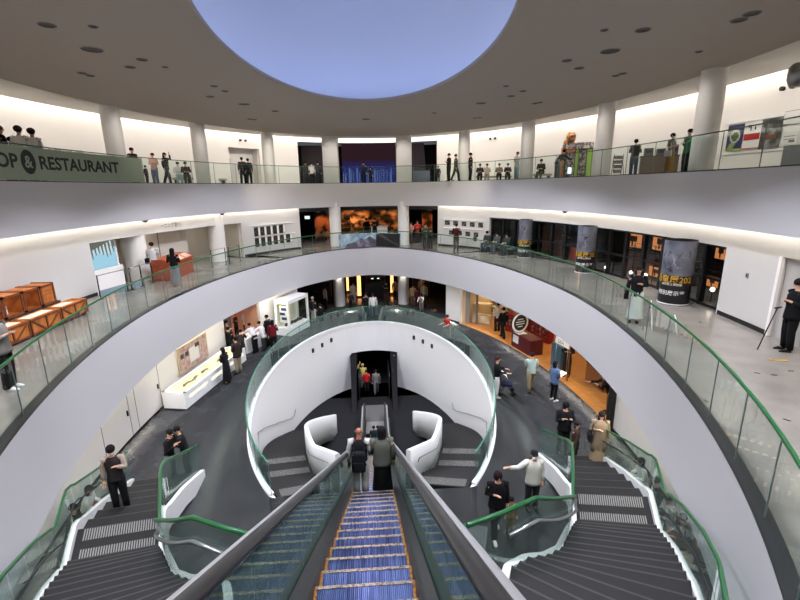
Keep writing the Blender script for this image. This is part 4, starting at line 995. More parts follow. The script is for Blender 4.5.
for i in range(4):
    q = Matrix.Rotation(R(66), 3, 'Z') @ Vector((-0.54 + i * 0.36, rnd.uniform(-.12, .12), 0)); mb = MB(); mb.rbox((0, 0, 0.03), (0.26, 0.2, 0.06), rnd.uniform(0, 2), r=0.015)
    tag(mb.build('tray', [mat('pale_pink_tray', (228, 196, 184), 0.5)], None, (-6.55 + q.x, 22.75 + q.y, 0.752)), 'pale pink tray on the white activity table', 'tray', 'trays on the activity table')
g = grow(W1, 1.2, 0)
mb = MB(); wall_strip(mb, g, 139.6, 143.6, 0, 2.15, 0.06, step=1); tag(mb.build('peach_screen', [mat('peach_screen', (230, 160, 126), 0.5)]), 'plain peach screen at the right end of the activity room', 'screen')
mb = MB(); wall_strip(mb, g, 143.8, 147.0, 0, 2.2, 0.06, step=1); tag(mb.build('grey_screen', [mat('mid_grey_screen', (120, 122, 122), 0.6)]), 'mid grey screen in the middle of the activity room', 'screen')
x, y = g(149.2); t = empty('standing_banner', (x + 0.2, y, 0), 'dark standing banner with a pale bird figure at the back of the activity room', 'banner', None, R(60))
mb = MB(); mb.box((0, 0, 1.0), (0.9, 0.03, 1.9)); mb.build('sheet', [mat('dark_green_banner', (40, 48, 46), 0.5)], t)
mb = MB(); mb.ell((0.1, -0.02, 1.0), (0.28, 0.012, 0.5), 12, 8); mb.box((-0.1, -0.02, 1.72), (0.5, 0.012, 0.08)); mb.build('figure', [mat('grey_figure', (96, 104, 100), 0.6)], t)
mb = MB(); mb.box((0, 0, 0.025), (0.95, 0.3, 0.05)); mb.build('foot', [M_DSTEEL], t)
# vitrine at the end of the left hall wall
q0, q1 = on_floor(290.5, 336.5, 0), on_floor(310, 326, 0); v0, v1 = Vector((q0.x, q0.y)), Vector((q1.x, q1.y)); L = (v1 - v0).length; rz = math.atan2((v1 - v0).y, (v1 - v0).x)
n = Vector((-(v1 - v0).y, (v1 - v0).x)).normalized(); ctr = (v0 + v1) / 2 + n * 0.48
t = empty('glass_vitrine', (*ctr, 0), 'tall white framed glass vitrine holding fossils at the end of the left hall wall', 'display case', None, rz)
W_, Hh = 0.95, 2.1
mb = MB(); mb.box((0, 0, 0.24), (L, W_, 0.48)); mb.build('base', [M_WHITEP], t)
mb = MB(); mb.box((0, 0, Hh - 0.1), (L, W_, 0.2)); mb.build('top', [M_WHITEP], t)
mb = MB(); mb.box((0, 0, Hh - 0.206), (L - 0.4, 0.2, 0.012)); mb.build('lamp', [emitmat('vitrine_lamp', (255, 248, 230), 2.2)], t)
for sx in (-1, 1):
    for sy in (-1, 1): mb = MB(); mb.box((sx * (L / 2 - 0.06), sy * (W_ / 2 - 0.06), 1.2), (0.12, 0.12, 1.45)); mb.build('post', [M_WHITEP], t)
for sy in (-1, 1): mb = MB(); mb.box((0, sy * (W_ / 2 - 0.02), 1.2), (L - 0.24, 0.012, 1.42)); mb.build('glass_panel', [M_CLEAR], t)
for sx in (-1, 1): mb = MB(); mb.box((sx * (L / 2 - 0.02), 0, 1.2), (0.012, W_ - 0.24, 1.42)); mb.build('glass_panel', [M_CLEAR], t)
mb = MB(); mb.box((-L * 0.12, W_ / 2 - 0.12, 1.25), (L * 0.62, 0.04, 1.25)); bpn = mb.build('back_panel', [mat('cream_yellow_panel', (224, 214, 160), 0.6)], t)
mb = MB(); mb.box((-L * 0.1, W_ / 2 - 0.146, 1.35), (L * 0.34, 0.008, 0.7)); mb.build('chart', [mat('beige_chart', (196, 176, 140), 0.6, noise=((120, 96, 76), 6, 0.5, 0.6))], bpn)
mb = MB(); mb.box((-L / 2 + 0.16, 0, 1.25), (0.03, 0.5, 1.0)); spn = mb.build('side_panel', [M_PAPER], t)
mb = MB()
for k in range(3): mb.box((-L / 2 + 0.14, -0.05 + 0.1 * (k % 2), 1.55 - k * 0.28), (0.012, 0.34, 0.16))
mb.build('side_print', [mat('dark_blue_print', (50, 58, 92), 0.6)], spn)
for i in range(3):
    q = Matrix.Rotation(rz, 3, 'Z') @ Vector((-L * 0.28 + i * L * 0.28, -0.05, 0)); mb = MB()
    for j in range(4): mb.ell((j * 0.12 - 0.18, 0.06 * math.sin(j * 2), 0.09), (0.10, 0.10, 0.09), 8, 6)
    tag(mb.build('fossil', [mat('dark_fossil', (62, 56, 52), 0.7)], None, (ctr.x + q.x, ctr.y + q.y, 0.482), rz), ('dark fossil block at the left of the glass vitrine', 'dark fossil block in the middle of the glass vitrine', 'dark fossil block at the right of the glass vitrine')[i], 'fossil', 'fossils in the vitrine')
# dark room at the far end of the hall: amber light columns, black case
M_AMB = emitmat('amber_lamp', (255, 170, 100), 1.2)
for i, (x, y, w, z1) in enumerate(((-1.0, 33.6, 0.28, 2.3), (1.6, 34.4, 0.24, 2.3), (-2.0, 35.5, 0.18, 1.9), (0.9, 33.4, 0.2, 0.75))):
    t = empty('light_column', (x, y, 0), ('slender amber light column left of the black case', 'slender amber light column right of the black case', 'dim amber light column farthest left in the dark room', 'short amber light column beside the black case')[i], 'lamp', 'amber light columns')
    mb = MB(); mb.rbox((0, 0, z1 / 2 + 0.05), (w, 0.1, z1 - 0.1)); mb.build('lit_panel', [M_AMB], t)
    mb = MB(); mb.rbox((0, 0, 0.05), (w + 0.1, 0.2, 0.1)); mb.build('foot', [M_BLACK], t)
t = empty('black_case', (0.3, 33.4, 0), 'black showcase with small pale lights in the dark room behind the hall', 'display case')
mb = MB(); mb.rbox((0, 0, 0.6), (1.6, 0.8, 1.2)); mb.build('body', [M_BLACK], t)
mb = MB(); mb.box((0, 0, 1.62), (1.5, 0.7, 0.08)); 
for sx in (-1, 1): mb.box((sx * 0.72, 0, 1.4), (0.05, 0.6, 0.42))
mb.build('canopy', [M_BLACK], t)
mb = MB()
for k in (-0.25, 0.2): mb.box((k, -0.36, 1.55), (0.16, 0.03, 0.07))
mb.build('lamp', [emitmat('cyan_spark', (190, 235, 220), 0.8)], t)
for i, (x, z, s) in enumerate(((-3.9, 0, 1.2), (3.9, 0, 1.5))):
    mb = MB(); mb.rbox((x, 34.0, s / 2), (1.4, 0.5, s)); tag(mb.build('dark_plinth', [mat('dark_brown_block', (48, 36, 32), 0.6)]), ('dark brown block in the dark room behind the left hall column', 'dark brown block in the dark room behind the right hall column')[i], 'plinth')

# ------------------------------------------------------------------ museum shop on the right
M_REDSIGN = mat('crimson_panel', (150, 28, 34), 0.45); M_SHELFW = mat('shop_shelf', (226, 214, 186), 0.5)
t = empty('promo_stand', (7.95, 21.0, 0), 'maroon block stand carrying a round black and white sign in the shop', 'stand', None, R(104))
mb = MB(); mb.box((0, 0, 0.4), (1.7, 0.75, 0.8)); mb.build('block', [M_MAROON], t)
mb = MB(); mb.box((0.45, 0.382, 0.5), (0.5, 0.012, 0.4)); mb.box((0.45, 0.1, 0.806), (0.5, 0.5, 0.012)); mb.build('leaflet_panel', [M_PAPER], t)
rg = Matrix.Rotation(R(-90), 3, 'X')
sg = empty('round_sign', (7.62, 21.25, 0.8), 'round black sign with a white ring and white lettering above the maroon stand', 'sign', None, R(22))
def disc(mb, r0, r1, y, m, n=36): 
    rows = [[(r * math.cos(2 * PI * k / n), y, 0.62 + r * math.sin(2 * PI * k / n)) for k in range(n)] for r in (r0, r1)]
    return mb.grid(rows, m, False, cv=True)
mb = MB()
for y0, y1 in ((-0.03, 0.03),): 
    n = 36; c = [(0.56 * math.cos(2 * PI * k / n), 0.62 + 0.56 * math.sin(2 * PI * k / n)) for k in range(n)]
    mb.add([(x, y0, z) for x, z in c] + [(x, y1, z) for x, z in c], [tuple(range(n)), tuple(reversed(range(n, 2 * n)))] + [(k, k + n, (k + 1) % n + n, (k + 1) % n) for k in range(n)])
dsc = mb.build('disc', [M_INK], sg)
mb = MB(); disc(mb, 0.42, 0.53, -0.034, 0); mb.build('ring', [M_PAPER], dsc)
mb = MB()
for body, z, s in (('DINO', 0.72, 0.17), ('STORE', 0.52, 0.15)):
    pass
for k, (w, z) in enumerate(((0.36, 0.80), (0.56, 0.67), (0.56, 0.55), (0.3, 0.42))): mb.box((0, -0.037, z), (w, 0.006, 0.045))
mb.build('line_of_words', [M_PAPER], dsc)
for i, (x, y, rz_, w, lab) in enumerate(((8.35, 23.6, 118, 1.5, 'red and black merchandise panel behind the round sign'), (9.25, 22.4, 118, 1.4, 'red and black merchandise panel farther right behind the round sign'))):
    t = empty('merchandise_display', (x, y, 0), lab, 'display', None, R(rz_))
    mb = MB(); mb.box((0, 0, 0.55), (w, 0.4, 1.1)); mb.build('panel', [M_REDSIGN], t); mb = MB()
    for k in range(3): mb.box((-w * 0.3 + k * w * 0.3, 0.205, 0.6), (w * 0.2, 0.012, 0.5))
    mb.build('picture', [mat('dark_red_print', (92, 20, 22), 0.5, noise=((200, 150, 130), 5, 0.5, 0.6))], t)
    mb = MB(); mb.box((w / 2 + 0.03, 0, 0.55), (0.06, 0.42, 1.1)); mb.build('edge', [M_BLACK], t)
def shelf_unit(x, y, rz_, w, h, label, lit=True):
    t = empty('shelf_unit', (x, y, 0), label, 'shelf', None, rz_)
    mb = MB(); mb.box((0, 0.16, h / 2), (w, 0.03, h)); mb.build('back', [M_SHELFW], t)
    for sx in (-1, 1): mb = MB(); mb.box((sx * (w / 2 - 0.015), 0, h / 2), (0.03, 0.34, h)); mb.build('side', [M_SHELFW], t)
    nz_ = 4; cs, sn = math.cos(rz_), math.sin(rz_)
    for k in range(nz_):
        z = 0.25 + k * (h - 0.35) / (nz_ - 0.2); mb = MB(); mb.box((0, 0, z), (w - 0.06, 0.32, 0.025)); mb.build('shelf', [M_SHELFW], t)
        for j in range(int(w / 0.34)):
            lx = -w / 2 + 0.2 + j * 0.34; hh = 0.13 + 0.05 * ((j * 7 + k * 3) % 3); col = ((206, 190, 150), (150, 110, 70), (226, 220, 204), (120, 128, 110))[(j + k) % 4]
            mb = MB(); mb.rbox((0, 0, hh / 2), (0.16, 0.12, hh), r=0.02); mb.ell((0, 0, hh), (0.05, 0.05, 0.04), 8, 4)
            tag(mb.build('boxed_toy', [cloth(col)], None, (x + cs * lx, y + sn * lx, z + 0.0125), rz_), 'small packed souvenir standing on a lit shop shelf', 'souvenir', 'souvenirs on the shop shelves')
    return t
shelf_unit(7.75, 27.4, R(-25), 2.2, 1.9, 'cream lit shelf unit nearest the white pillar in the shop')
shelf_unit(9.7, 25.9, R(-40), 2.2, 1.9, 'cream lit shelf unit behind the two visitors in the shop')
t = empty('shop_cabinet', (6.85, 26.0, 0), 'low glass fronted cabinet standing at the shop entrance', 'cabinet', None, R(-30))
mb = MB(); mb.box((0, 0, 0.25), (1.1, 0.5, 0.5)); mb.build('base', [M_SHELFW], t); mb = MB(); mb.box((0, 0, 0.85), (1.08, 0.48, 0.7)); mb.build('glass_box', [M_CLEAR], t); mb = MB(); mb.box((0, 0, 1.21), (1.1, 0.5, 0.03)); mb.build('lid', [M_SHELFW], t)
mb = MB(); mb.box((5.75, 26.1, 1.05), (0.7, 0.08, 2.1), R(-35)); tag(mb.build('sliding_door_leaf', [mat('grey_door_leaf', (150, 150, 148), 0.4)]), 'grey sliding door leaf beside the white pillar', 'door')
mb = MB(); mb.box((6.45, 25.75, 1.05), (0.10, 0.10, 2.1), R(-35)); tag(mb.build('door_post', [mat('grey_post', (110, 110, 108), 0.4)]), 'grey post at the edge of the shop opening', 'post')
t = empty('teal_display', (8.75, 18.75, 0), 'teal and dark merchandise display beside the white sign in the shop', 'display', None, R(100))
mb = MB(); mb.rbox((0, 0, 0.55), (0.8, 0.45, 1.1)); mb.build('body', [M_TEAL], t); mb = MB()
for k in range(3): mb.box((-0.26 + 0.26 * k, -0.235, 0.75), (0.2, 0.02, 0.3))
mb.build('packet', [mat('dark_packet', (40, 44, 52), 0.5)], t)
t = empty('hanging_sign', (8.28, 17.6, 0), 'white sign board with grey letters standing at the shop edge', 'sign', None, R(102))
mb = MB(); mb.box((0, 0, 1.62), (0.95, 0.04, 0.3)); mb.build('board', [M_PAPER], t)
mb = MB(); text_on(mb, 'GEA', 0.24, (0.32, 0.024, 1.53), (-1, 0, 0), (0, 0, 1)); text_on(mb, 'GEA', 0.24, (-0.32, -0.024, 1.53), (1, 0, 0), (0, 0, 1)); mb.build('lettering', [M_GREYINK], t)
for sx in (-1, 1): mb = MB(); mb.tube([(sx * 0.4, 0, 0), (sx * 0.4, 0, 1.48)], 0.015, 6); mb.build('post', [M_STEEL], t)
mb = MB(); mb.rbox((9.6, 16.6, 0.42), (1.3, 0.6, 0.84), R(95)); mb.box((9.6, 16.6, 0.85), (1.36, 0.66, 0.03), R(95), m=1); tag(mb.build('shop_counter', [mat('counter_oak', (150, 92, 44), 0.5), M_BLACK]), 'low oak counter inside the shop behind the white sign', 'counter')
mb = MB(); wall_strip(mb, grow(W1, 0.3, 0), -4.8, 10, 0.02, 2.0, 0.012, step=2); struct(mb.build('window_3', [M_CLEAR]), 'glass screen at the right end of the shop front')
mb = MB(); x, y = W1(10.2); mb.tube([(x + 0.25, y, 0), (x + 0.25, y, 2.2)], 0.03, 8); struct(mb.build('trim_4', [mat('brown_mullion', (150, 96, 52), 0.4)]), 'brown mullion of the shop front')
mb = MB(); mb.box((8.22, 13.3, 1.1), (0.14, 0.3, 2.2), R(-5)); struct(mb.build('trim_5', [M_BLACK]), 'black edge of the shop opening')

# ------------------------------------------------------------------ small black wall lamps in the oval well
for i, (px, py) in enumerate(((312.5, 350.5), (321.8, 345), (331, 340), (414.2, 337.5), (423.3, 341.3), (432.3, 346))):
    e = grow(EGG, 0.0, 0); t_, z_ = on_wall(px, py, (4.78, 8.85, 17.9)); fr = OnWall(EGG, t_, z_)
    r = empty('wall_lamp', fr.o, 'small black lamp on the white well wall, %s' % ('leftmost of the left three', 'middle of the left three', 'rightmost of the left three', 'leftmost of the right three', 'middle of the right three', 'rightmost of the right three')[i], 'lamp', 'lamps on the well wall')
    sub(fr, (('housing', M_BLACK, [(-0.07, 0.07, -0.12, 0.12, 0.0, 0.07)]), ('lens', mat('grey_lens', (90, 90, 92), 0.2), [(-0.045, 0.045, -0.10, -0.02, 0.07, 0.075)])), r)
mb = MB(); mb.box((0.15, 33.6, -2.15), (0.5, 0.05, 0.16)); tag(mb.build('exit_sign', [emitmat('exit_cyan', (170, 220, 225), 0.5)]), 'small pale lit sign above the basement passage', 'sign')
mb = MB(); mb.lathe([(0.0, 0.0), (0.07, 0.01), (0.09, 0.06), (0.09, 0.1)], (1.28, 26.15, -2.16), 12); tag(mb.build('bright_downlight', [emitmat('doorway_lamp', (255, 255, 250), 2.0)]), 'small bright lamp at the top right of the basement doorway', 'lamp')
for sx, lab in ((-1, 'steel guide panel on the left inside the basement doorway'), (1, 'steel guide panel on the right inside the basement doorway')):
    mb = MB(); mb.box((sx * 0.92, 25.9, -3.55), (0.04, 2.6, 1.5)); mb.tube([(sx * 0.92, 24.6, -2.78), (sx * 0.92, 27.2, -2.78)], 0.03, 8); tag(mb.build('passage_guide', [M_SKIRT]), lab, 'panel')

# ------------------------------------------------------------------ upper floor: banner, posters, counter, kiosk, benches and screens
gl3 = grow(RING3, 0.035, 0); tE, tS = t_at_px(gl3, 143.5, 9.0), 209
ban = empty('lettered_banner', (0, 0, 8.6), 'long sage green banner lettered SHOP & RESTAURANT on the left upper balustrade', 'banner')
n = 10; ts_, Lb = arcpts(gl3, tE, tS, n)
M_SAGE = mat('sage_green_film', (152, 168, 144), 0.5)
for i in range(n):
    mb = MB(); wall_strip(mb, gl3, ts_[i] + 0.02, ts_[i + 1] - 0.02, 0.04, 1.03, 0.006, step=1); mb.build('film', [M_SAGE], ban)
gin = grow(RING3, 0.028, 0); N = 1500; tt = trange(tE, tS, N); S_ = [0.0]
for i in range(N): S_.append(S_[-1] + (Vector(gin(tt[i + 1])) - Vector(gin(tt[i]))).length)
def on_arc(s, z):
    import bisect
    i = min(max(bisect.bisect(S_, s) - 1, 0), N - 1); return (*gin(tt[i] + (tt[i + 1] - tt[i]) * (s - S_[i]) / (S_[i + 1] - S_[i])), z)
def arc_of_px(px): 
    t = t_at_px(gin, px, 9.1); i = min(range(N + 1), key=lambda k: abs(tt[k] - t)); return S_[i]
M_DGREEN = mat('dark_green_lettering', (22, 34, 26), 0.6)
s1, s0 = arc_of_px(119.5), arc_of_px(40.0)
vs, fs, w = text_geo('RESTAURANT', 1.0, 0.03); k = (s0 - s1) / w; mb = MB()
HT = 0.40
def put(body, sa, sb, z0, h, bold=0.03):
    vs, fs, w = text_geo(body, 1.0, bold); x0 = min(v[0] for v in vs); mb.add([on_arc(sa + (sb - sa) * (x - x0) / (w - x0), z0 + y * h / 0.72) for x, y in vs], fs)
put('RESTAURANT', s0, s1, 8.6 + 0.40, HT)
sP, sR = arc_of_px(18.5), arc_of_px(1.0)
put('SHOP', sP + (s0 - s1) / 10 * 4.15, sP, 8.6 + 0.40, HT)
# ampersand inside a dark oval
sa = arc_of_px(29); o_pts = [(0.30 * math.cos(2 * PI * q / 28), 0.36 * math.sin(2 * PI * q / 28)) for q in range(28)]
mb.add([on_arc(sa - u, 8.6 + 0.58 + v) for u, v in o_pts], [tuple(range(28))])
mb.build('lettering', [M_DGREEN], ban).location = (0, 0, -8.6)
gin = grow(RING3, 0.022, 0); mb = MB(); vs, fs, w = text_geo('&', 0.5, 0.02); mb.add([on_arc(sa + w / 2 - x, 8.6 + 0.42 + y) for x, y in vs], fs); mb.build('ampersand', [M_SAGE], ban).location = (0, 0, -8.6)

M_P1 = mat('purple_green_poster', (46, 44, 92), 0.5, noise=((150, 160, 110), 3.0, 0.5, 0.6)); M_P3 = mat('dark_beast_poster', (60, 60, 58), 0.5, noise=((150, 146, 150), 3.5, 0.45, 0.65))
def poster(t_, label, base, extra, w=0.72, h=0.98, z=10.0):
    fr = OnWall(W3, t_, z); r = empty('poster', fr.o, label, 'poster', None)
    sub(fr, [('sheet', base, [(-w / 2, w / 2, -h / 2, h / 2, 0.05, 0.06)])] + extra, r); return r
poster(7.9, 'purple poster with a pale oval, leftmost on the right upper wall', M_P1, [('oval', mat('pale_oval', (196, 200, 196), 0.5), [(-0.12, 0.12, 0.24, 0.30, 0.061, 0.064), (-0.19, 0.19, 0.14, 0.24, 0.061, 0.064), (-0.23, 0.23, -0.04, 0.14, 0.061, 0.064), (-0.19, 0.19, -0.13, -0.04, 0.061, 0.064), (-0.12, 0.12, -0.19, -0.13, 0.061, 0.064)]), ('inner_picture', mat('olive_print', (86, 96, 52), 0.5), [(-0.10, 0.10, -0.14, -0.04, 0.065, 0.067), (-0.17, 0.17, -0.04, 0.12, 0.065, 0.067), (-0.08, 0.12, 0.12, 0.2, 0.065, 0.067)]), ('bottom_strip', mat('lime_strip', (140, 170, 60), 0.5), [(-0.36, 0.36, -0.49, -0.42, 0.061, 0.064)])])
poster(5.95, 'white poster with red lettering, middle of the right upper wall', M_PAPER, [('red_band', M_RED, [(-0.34, 0.34, -0.16, 0.08, 0.061, 0.064), (-0.36, 0.36, -0.49, -0.45, 0.061, 0.064)]), ('line_drawing', M_INK, [(-0.2, -0.08, 0.3, 0.4, 0.061, 0.064), (-0.1, -0.05, 0.18, 0.34, 0.061, 0.064), (0.08, 0.14, 0.2, 0.32, 0.061, 0.064)])])
poster(3.95, 'dark poster with a grey beast, rightmost of the large upper posters', M_P3, [('title_strip', mat('brown_strip', (120, 78, 44), 0.5), [(-0.28, 0.26, -0.22, -0.06, 0.061, 0.064)])], w=0.85, h=1.05)
mb = MB(); wall_strip(mb, grow(W3, -0.05, 0), 2.9, 9.0, 10.54, 10.6, 0.05, step=1); wall_strip(mb, grow(W3, -0.05, 0), 2.2, 9.2, 9.36, 9.42, 0.05, step=1); tag(mb.build('poster_rail', [M_WHITEP]), 'white rails above and below the three upper wall posters', 'rail')
poster(1.9, 'white printed notice beside the dark beast poster', M_PAPER, [('print_lines', M_GREYINK, [(-0.2, 0.22, 0.08, 0.1, 0.061, 0.064), (-0.2, 0.2, -0.02, 0.0, 0.061, 0.064), (0.0, 0.22, -0.12, -0.04, 0.061, 0.064)])], w=0.6, h=0.42, z=9.72)
poster(1.8, 'plain white notice above the printed one', M_PAPER, [('edge', M_GREYINK, [(-0.36, 0.36, 0.2, 0.215, 0.061, 0.064)])], w=0.75, h=0.45, z=10.45)
mb = MB(); x, y = grow(W3, -0.6, 0)(-1.2); mb.rbox((x, y, 9.0), (0.6, 0.9, 0.8)); mb.ell((x, y - 0.1, 9.46), (0.1, 0.1, 0.08), 10, 6); tag(mb.build('grey_cabinet', [mat('grey_cabinet', (120, 122, 124), 0.5)]), 'grey cabinet by the right upper wall', 'cabinet')
def twin_spot(px, py, lab):
    t_, z_ = on_wall(px, py, A3); fr = OnWall(W3, t_, z_); r = empty('spotlight_pair', fr.o, lab, 'lamp'); 
    for k in (-1, 1):
        mb = MB(); mb.tube([fr.p(k * 0.19, 0, 0) - fr.o, fr.p(k * 0.19, 0, 0.12) - fr.o], 0.075, 10); mb.build('lamp_head', [M_BLACK], r)
twin_spot(242.5, 140.5, 'pair of small black wall lamps above the left recess'); twin_spot(493, 138.7, 'pair of small black wall lamps above the seated group'); twin_spot(789, 87.5, 'pair of small black wall lamps above the posters')
# speaker under the ceiling, right edge
p = on_floor(800, 72, 11.6); d = ray(800, 75); q = _C + d * (17.5 / d.length); t = empty('ceiling_speaker', (q.x, q.y, q.z), 'grey speaker hanging under the ceiling at the right', 'speaker')
mb = MB(); mb.lathe([(0.0, -0.3), (0.2, -0.28), (0.28, -0.1), (0.28, 0.2), (0.2, 0.3), (0, 0.32)], n=20); mb.build('body', [M_STEEL], t)
mb = MB(); mb.tube([(0, 0, 0.3), (0, 0, 11.98 - q.z)], 0.03, 8); mb.build('hanger', [M_STEEL], t)
# cafe counter with machines
def at3(px, depth):                             # a spot on the upper floor, depth metres in front of the viewer
    r_ = ray(px, 188.07 - 0.0152 * (px - 371)); q = _C + r_ * (depth / 439.5); return Vector((q.x, q.y))
p0, p1 = at3(639, 20.4), at3(664, 20.0); mid = (p0 + p1) / 2; rz = math.atan2((p1 - p0).y, (p1 - p0).x); L = (p1 - p0).length + 0.5; mid = mid + (p1 - p0).normalized() * 0.2
t = empty('cafe_counter', (*mid, 8.6), 'brown panelled counter on the right upper floor', 'counter', None, rz)
mb = MB(); mb.box((0, 0.3, 0.42), (L, 0.6, 0.84)); mb.build('body', [mat('umber_panel', (98, 84, 70), 0.5)], t); mb = MB(); mb.box((0, 0.3, 0.865), (L + 0.06, 0.68, 0.05)); mb.build('top', [mat('dark_worktop', (60, 56, 52), 0.4)], t)
for i, (u, w, h, lab) in enumerate(((-0.45, 0.38, 0.34, 'dark boxy machine at the left end of the brown counter'), (0.05, 0.36, 0.3, 'dark boxy machine second along the brown counter'), (0.55, 0.32, 0.42, 'tall dark machine behind the woman at the brown counter'))):
    c = Vector((mid.x, mid.y)) + Vector((math.cos(rz), math.sin(rz))) * u + Vector((-math.sin(rz), math.cos(rz))) * 0.3
    m_ = empty('counter_machine', (c.x, c.y, 8.6 + 0.891), lab, 'machine', 'machines on the counter', rz); mb = MB(); mb.rbox((0, 0, h / 2), (w, 0.4, h)); hs = mb.build('housing', [mat('grey_machine', (84, 84, 86), 0.4)], m_)
    mb = MB(); mb.box((0, -0.205, h * 0.6), (w * 0.7, 0.01, h * 0.4)); mb.build('screen', [M_BLACK], hs)
p = at3(616, 22); t = empty('leaflet_rack', (*p, 8.6), 'wire leaflet rack left of the brown counter', 'rack')
mb = MB()
for sx in (-1, 1): mb.tube([(sx * 0.24, 0.12, 0), (sx * 0.24, 0, 1.1)], 0.018, 6)
mb.tube([(-0.24, -0.2, 0), (-0.24, 0.05, 0.8)], 0.015, 6); mb.tube([(0.24, -0.2, 0), (0.24, 0.05, 0.8)], 0.015, 6); mb.build('frame', [M_BLACK], t)
for k in range(4):
    mb = MB(); mb.hexa([(-0.22, -0.02, 0.2 + k * 0.22), (0.22, -0.02, 0.2 + k * 0.22), (0.22, 0.0, 0.2 + k * 0.22), (-0.22, 0.0, 0.2 + k * 0.22), (-0.22, 0.05, 0.37 + k * 0.22), (0.22, 0.05, 0.37 + k * 0.22), (0.22, 0.07, 0.37 + k * 0.22), (-0.22, 0.07, 0.37 + k * 0.22)]); mb.build('leaflet_row', [mat('leaflet_print', (110, 104, 96), 0.6, noise=((60, 56, 54), 14, 0.45, 0.55))], t)
# photo kiosk with a dinosaur head on top
p = at3(576, 25); t = empty('photo_kiosk', (*p, 8.6), 'colourful photo kiosk crowned by an orange dinosaur head', 'kiosk', None, R(-14))
M_KPIC = mat('busy_dark_print', (50, 54, 64), 0.5, noise=((170, 160, 140), 7, 0.45, 0.6)); M_KTOP = mat('busy_pale_print', (90, 84, 110), 0.5, noise=((214, 206, 190), 6, 0.42, 0.58)); M_LIME = mat('lime_panel', (150, 196, 60), 0.5); M_ORK = mat('orange_head', (204, 136, 66), 0.6, noise=((150, 92, 44), 6, 0.4, 0.6))
mb = MB(); mb.box((0, 0.4, 0.95), (1.5, 0.8, 1.9)); mb.build('cabinet', [mat('dark_kiosk', (60, 62, 70), 0.5)], t)
mb = MB(); mb.box((0.02, -0.02, 1.78), (1.46, 0.06, 0.32)); mb.build('header', [M_KTOP], t)
for x, w, m, nm in ((-0.42, 0.44, M_KPIC, 'picture_panel'), (-0.08, 0.14, M_LIME, 'lime_panel'), (0.22, 0.34, M_KPIC, 'picture_panel'), (0.58, 0.24, M_LIME, 'lime_panel')):
    mb = MB(); mb.box((x, -0.015, 0.85), (w, 0.03, 1.45)); mb.build(nm, [m], t)
mb = MB(); mb.box((-0.45, -0.035, 1.52), (0.5, 0.02, 0.12)); mb.build('orange_strip', [mat('salmon_strip', (220, 130, 96), 0.5)], t)
mb = MB(); mb.box((-0.42, -0.035, 0.45), (0.2, 0.02, 0.34)); mb.build('lit_screen', [emitmat('kiosk_screen', (220, 240, 255), 0.6)], t)
mb = MB(); mb.box((-0.82, 0.2, 0.85), (0.1, 0.5, 1.7)); mb.build('side_post', [M_ORK], t)
mb = MB(); mb.ell((-0.42, 0.3, 2.2), (0.26, 0.30, 0.30), 14, 10); mb.ell((-0.42, -0.05, 2.28), (0.20, 0.30, 0.14), 14, 8); mb.ell((-0.42, -0.02, 2.06), (0.17, 0.24, 0.08), 12, 6); mb.ell((-0.66, 0.3, 1.95), (0.14, 0.2, 0.2), 10, 6)
for sx in (-1, 1): mb.ell((-0.42 + sx * 0.13, 0.14, 2.46), (0.05, 0.08, 0.06), 8, 6)
dh = mb.build('dinosaur_head', [M_ORK], t)
mb = MB()
for k in range(5): mb.lathe([(0.025, 0), (0.0, -0.07)], (-0.54 + k * 0.06, -0.24, 2.19), 6)
mb.build('teeth', [M_PAPER], dh)
# benches, tables, screens in the far upper rooms
def bench(px0, px1, d, label, h=0.42):
    a, b_ = at3(px0, d), at3(px1, d); c = (a + b_) / 2; rz_ = math.atan2((b_ - a).y, (b_ - a).x); L = (b_ - a).length
    t = empty('bench', (*c, 8.6), label, 'bench', None, rz_); mb = MB(); mb.rbox((0, 0, h - 0.06), (L, 0.45, 0.12)); mb.build('seat', [mat('beige_upholstery', (176, 166, 148), 0.8)], t)
    for sx in (-1, 1): mb = MB(); mb.box((sx * (L / 2 - 0.15), 0, (h - 0.12) / 2), (0.08, 0.38, h - 0.12)); mb.build('leg', [M_DSTEEL], t)
bench(211, 227, 29.8, 'low beige bench in front of the white recess on the left upper floor')
bench(175.5, 193.5, 26.2, 'low beige bench under the seated couple on the left upper floor')
bench(476, 511, 30.3, 'long low beige bench under the seated group on the right upper floor', 0.34)
bench(533, 550, 27.6, 'low beige bench under the man in the dark green jacket', 0.36)
mb = MB(); p = at3(231, 30.6); mb.box((p.x, p.y, 9.5), (0.35, 0.06, 1.7), R(-30)); tag(mb.build('open_door_leaf', [mat('dark_door_leaf', (78, 74, 70), 0.5)]), 'narrow dark door leaf in the white recess', 'door')
scrn = empty('video_wall', (0, 37.8, 8.6), 'wide dark blue video wall in the far upper room', 'screen')
M_V = bpy.data.materials.new('night_blue_screen'); M_V.use_nodes = True; nt = M_V.node_tree; nt.nodes.clear()
o_ = nt.nodes.new('ShaderNodeOutputMaterial'); e_ = nt.nodes.new('ShaderNodeEmission'); tc = nt.nodes.new('ShaderNodeTexCoord'); sp = nt.nodes.new('ShaderNodeSeparateXYZ'); cr = nt.nodes.new('ShaderNodeValToRGB')
cr.color_ramp.elements[0].position = 0.36; cr.color_ramp.elements[1].position = 0.6; cr.color_ramp.elements[0].color = lin((30, 36, 92)); cr.color_ramp.elements[1].color = lin((40, 24, 30))
e_.inputs['Strength'].default_value = 0.45
nt.links.new(tc.outputs['Generated'], sp.inputs[0]); nt.links.new(sp.outputs['Z'], cr.inputs[0]); nt.links.new(cr.outputs[0], e_.inputs[0]); nt.links.new(e_.outputs[0], o_.inputs[0])
for x0, x1 in ((-2.15, 2.2), ):
    mb = MB(); mb.box(((x0 + x1) / 2, 0, 1.62), (x1 - x0, 0.1, 3.1)); mb.build('display', [M_V], scrn)
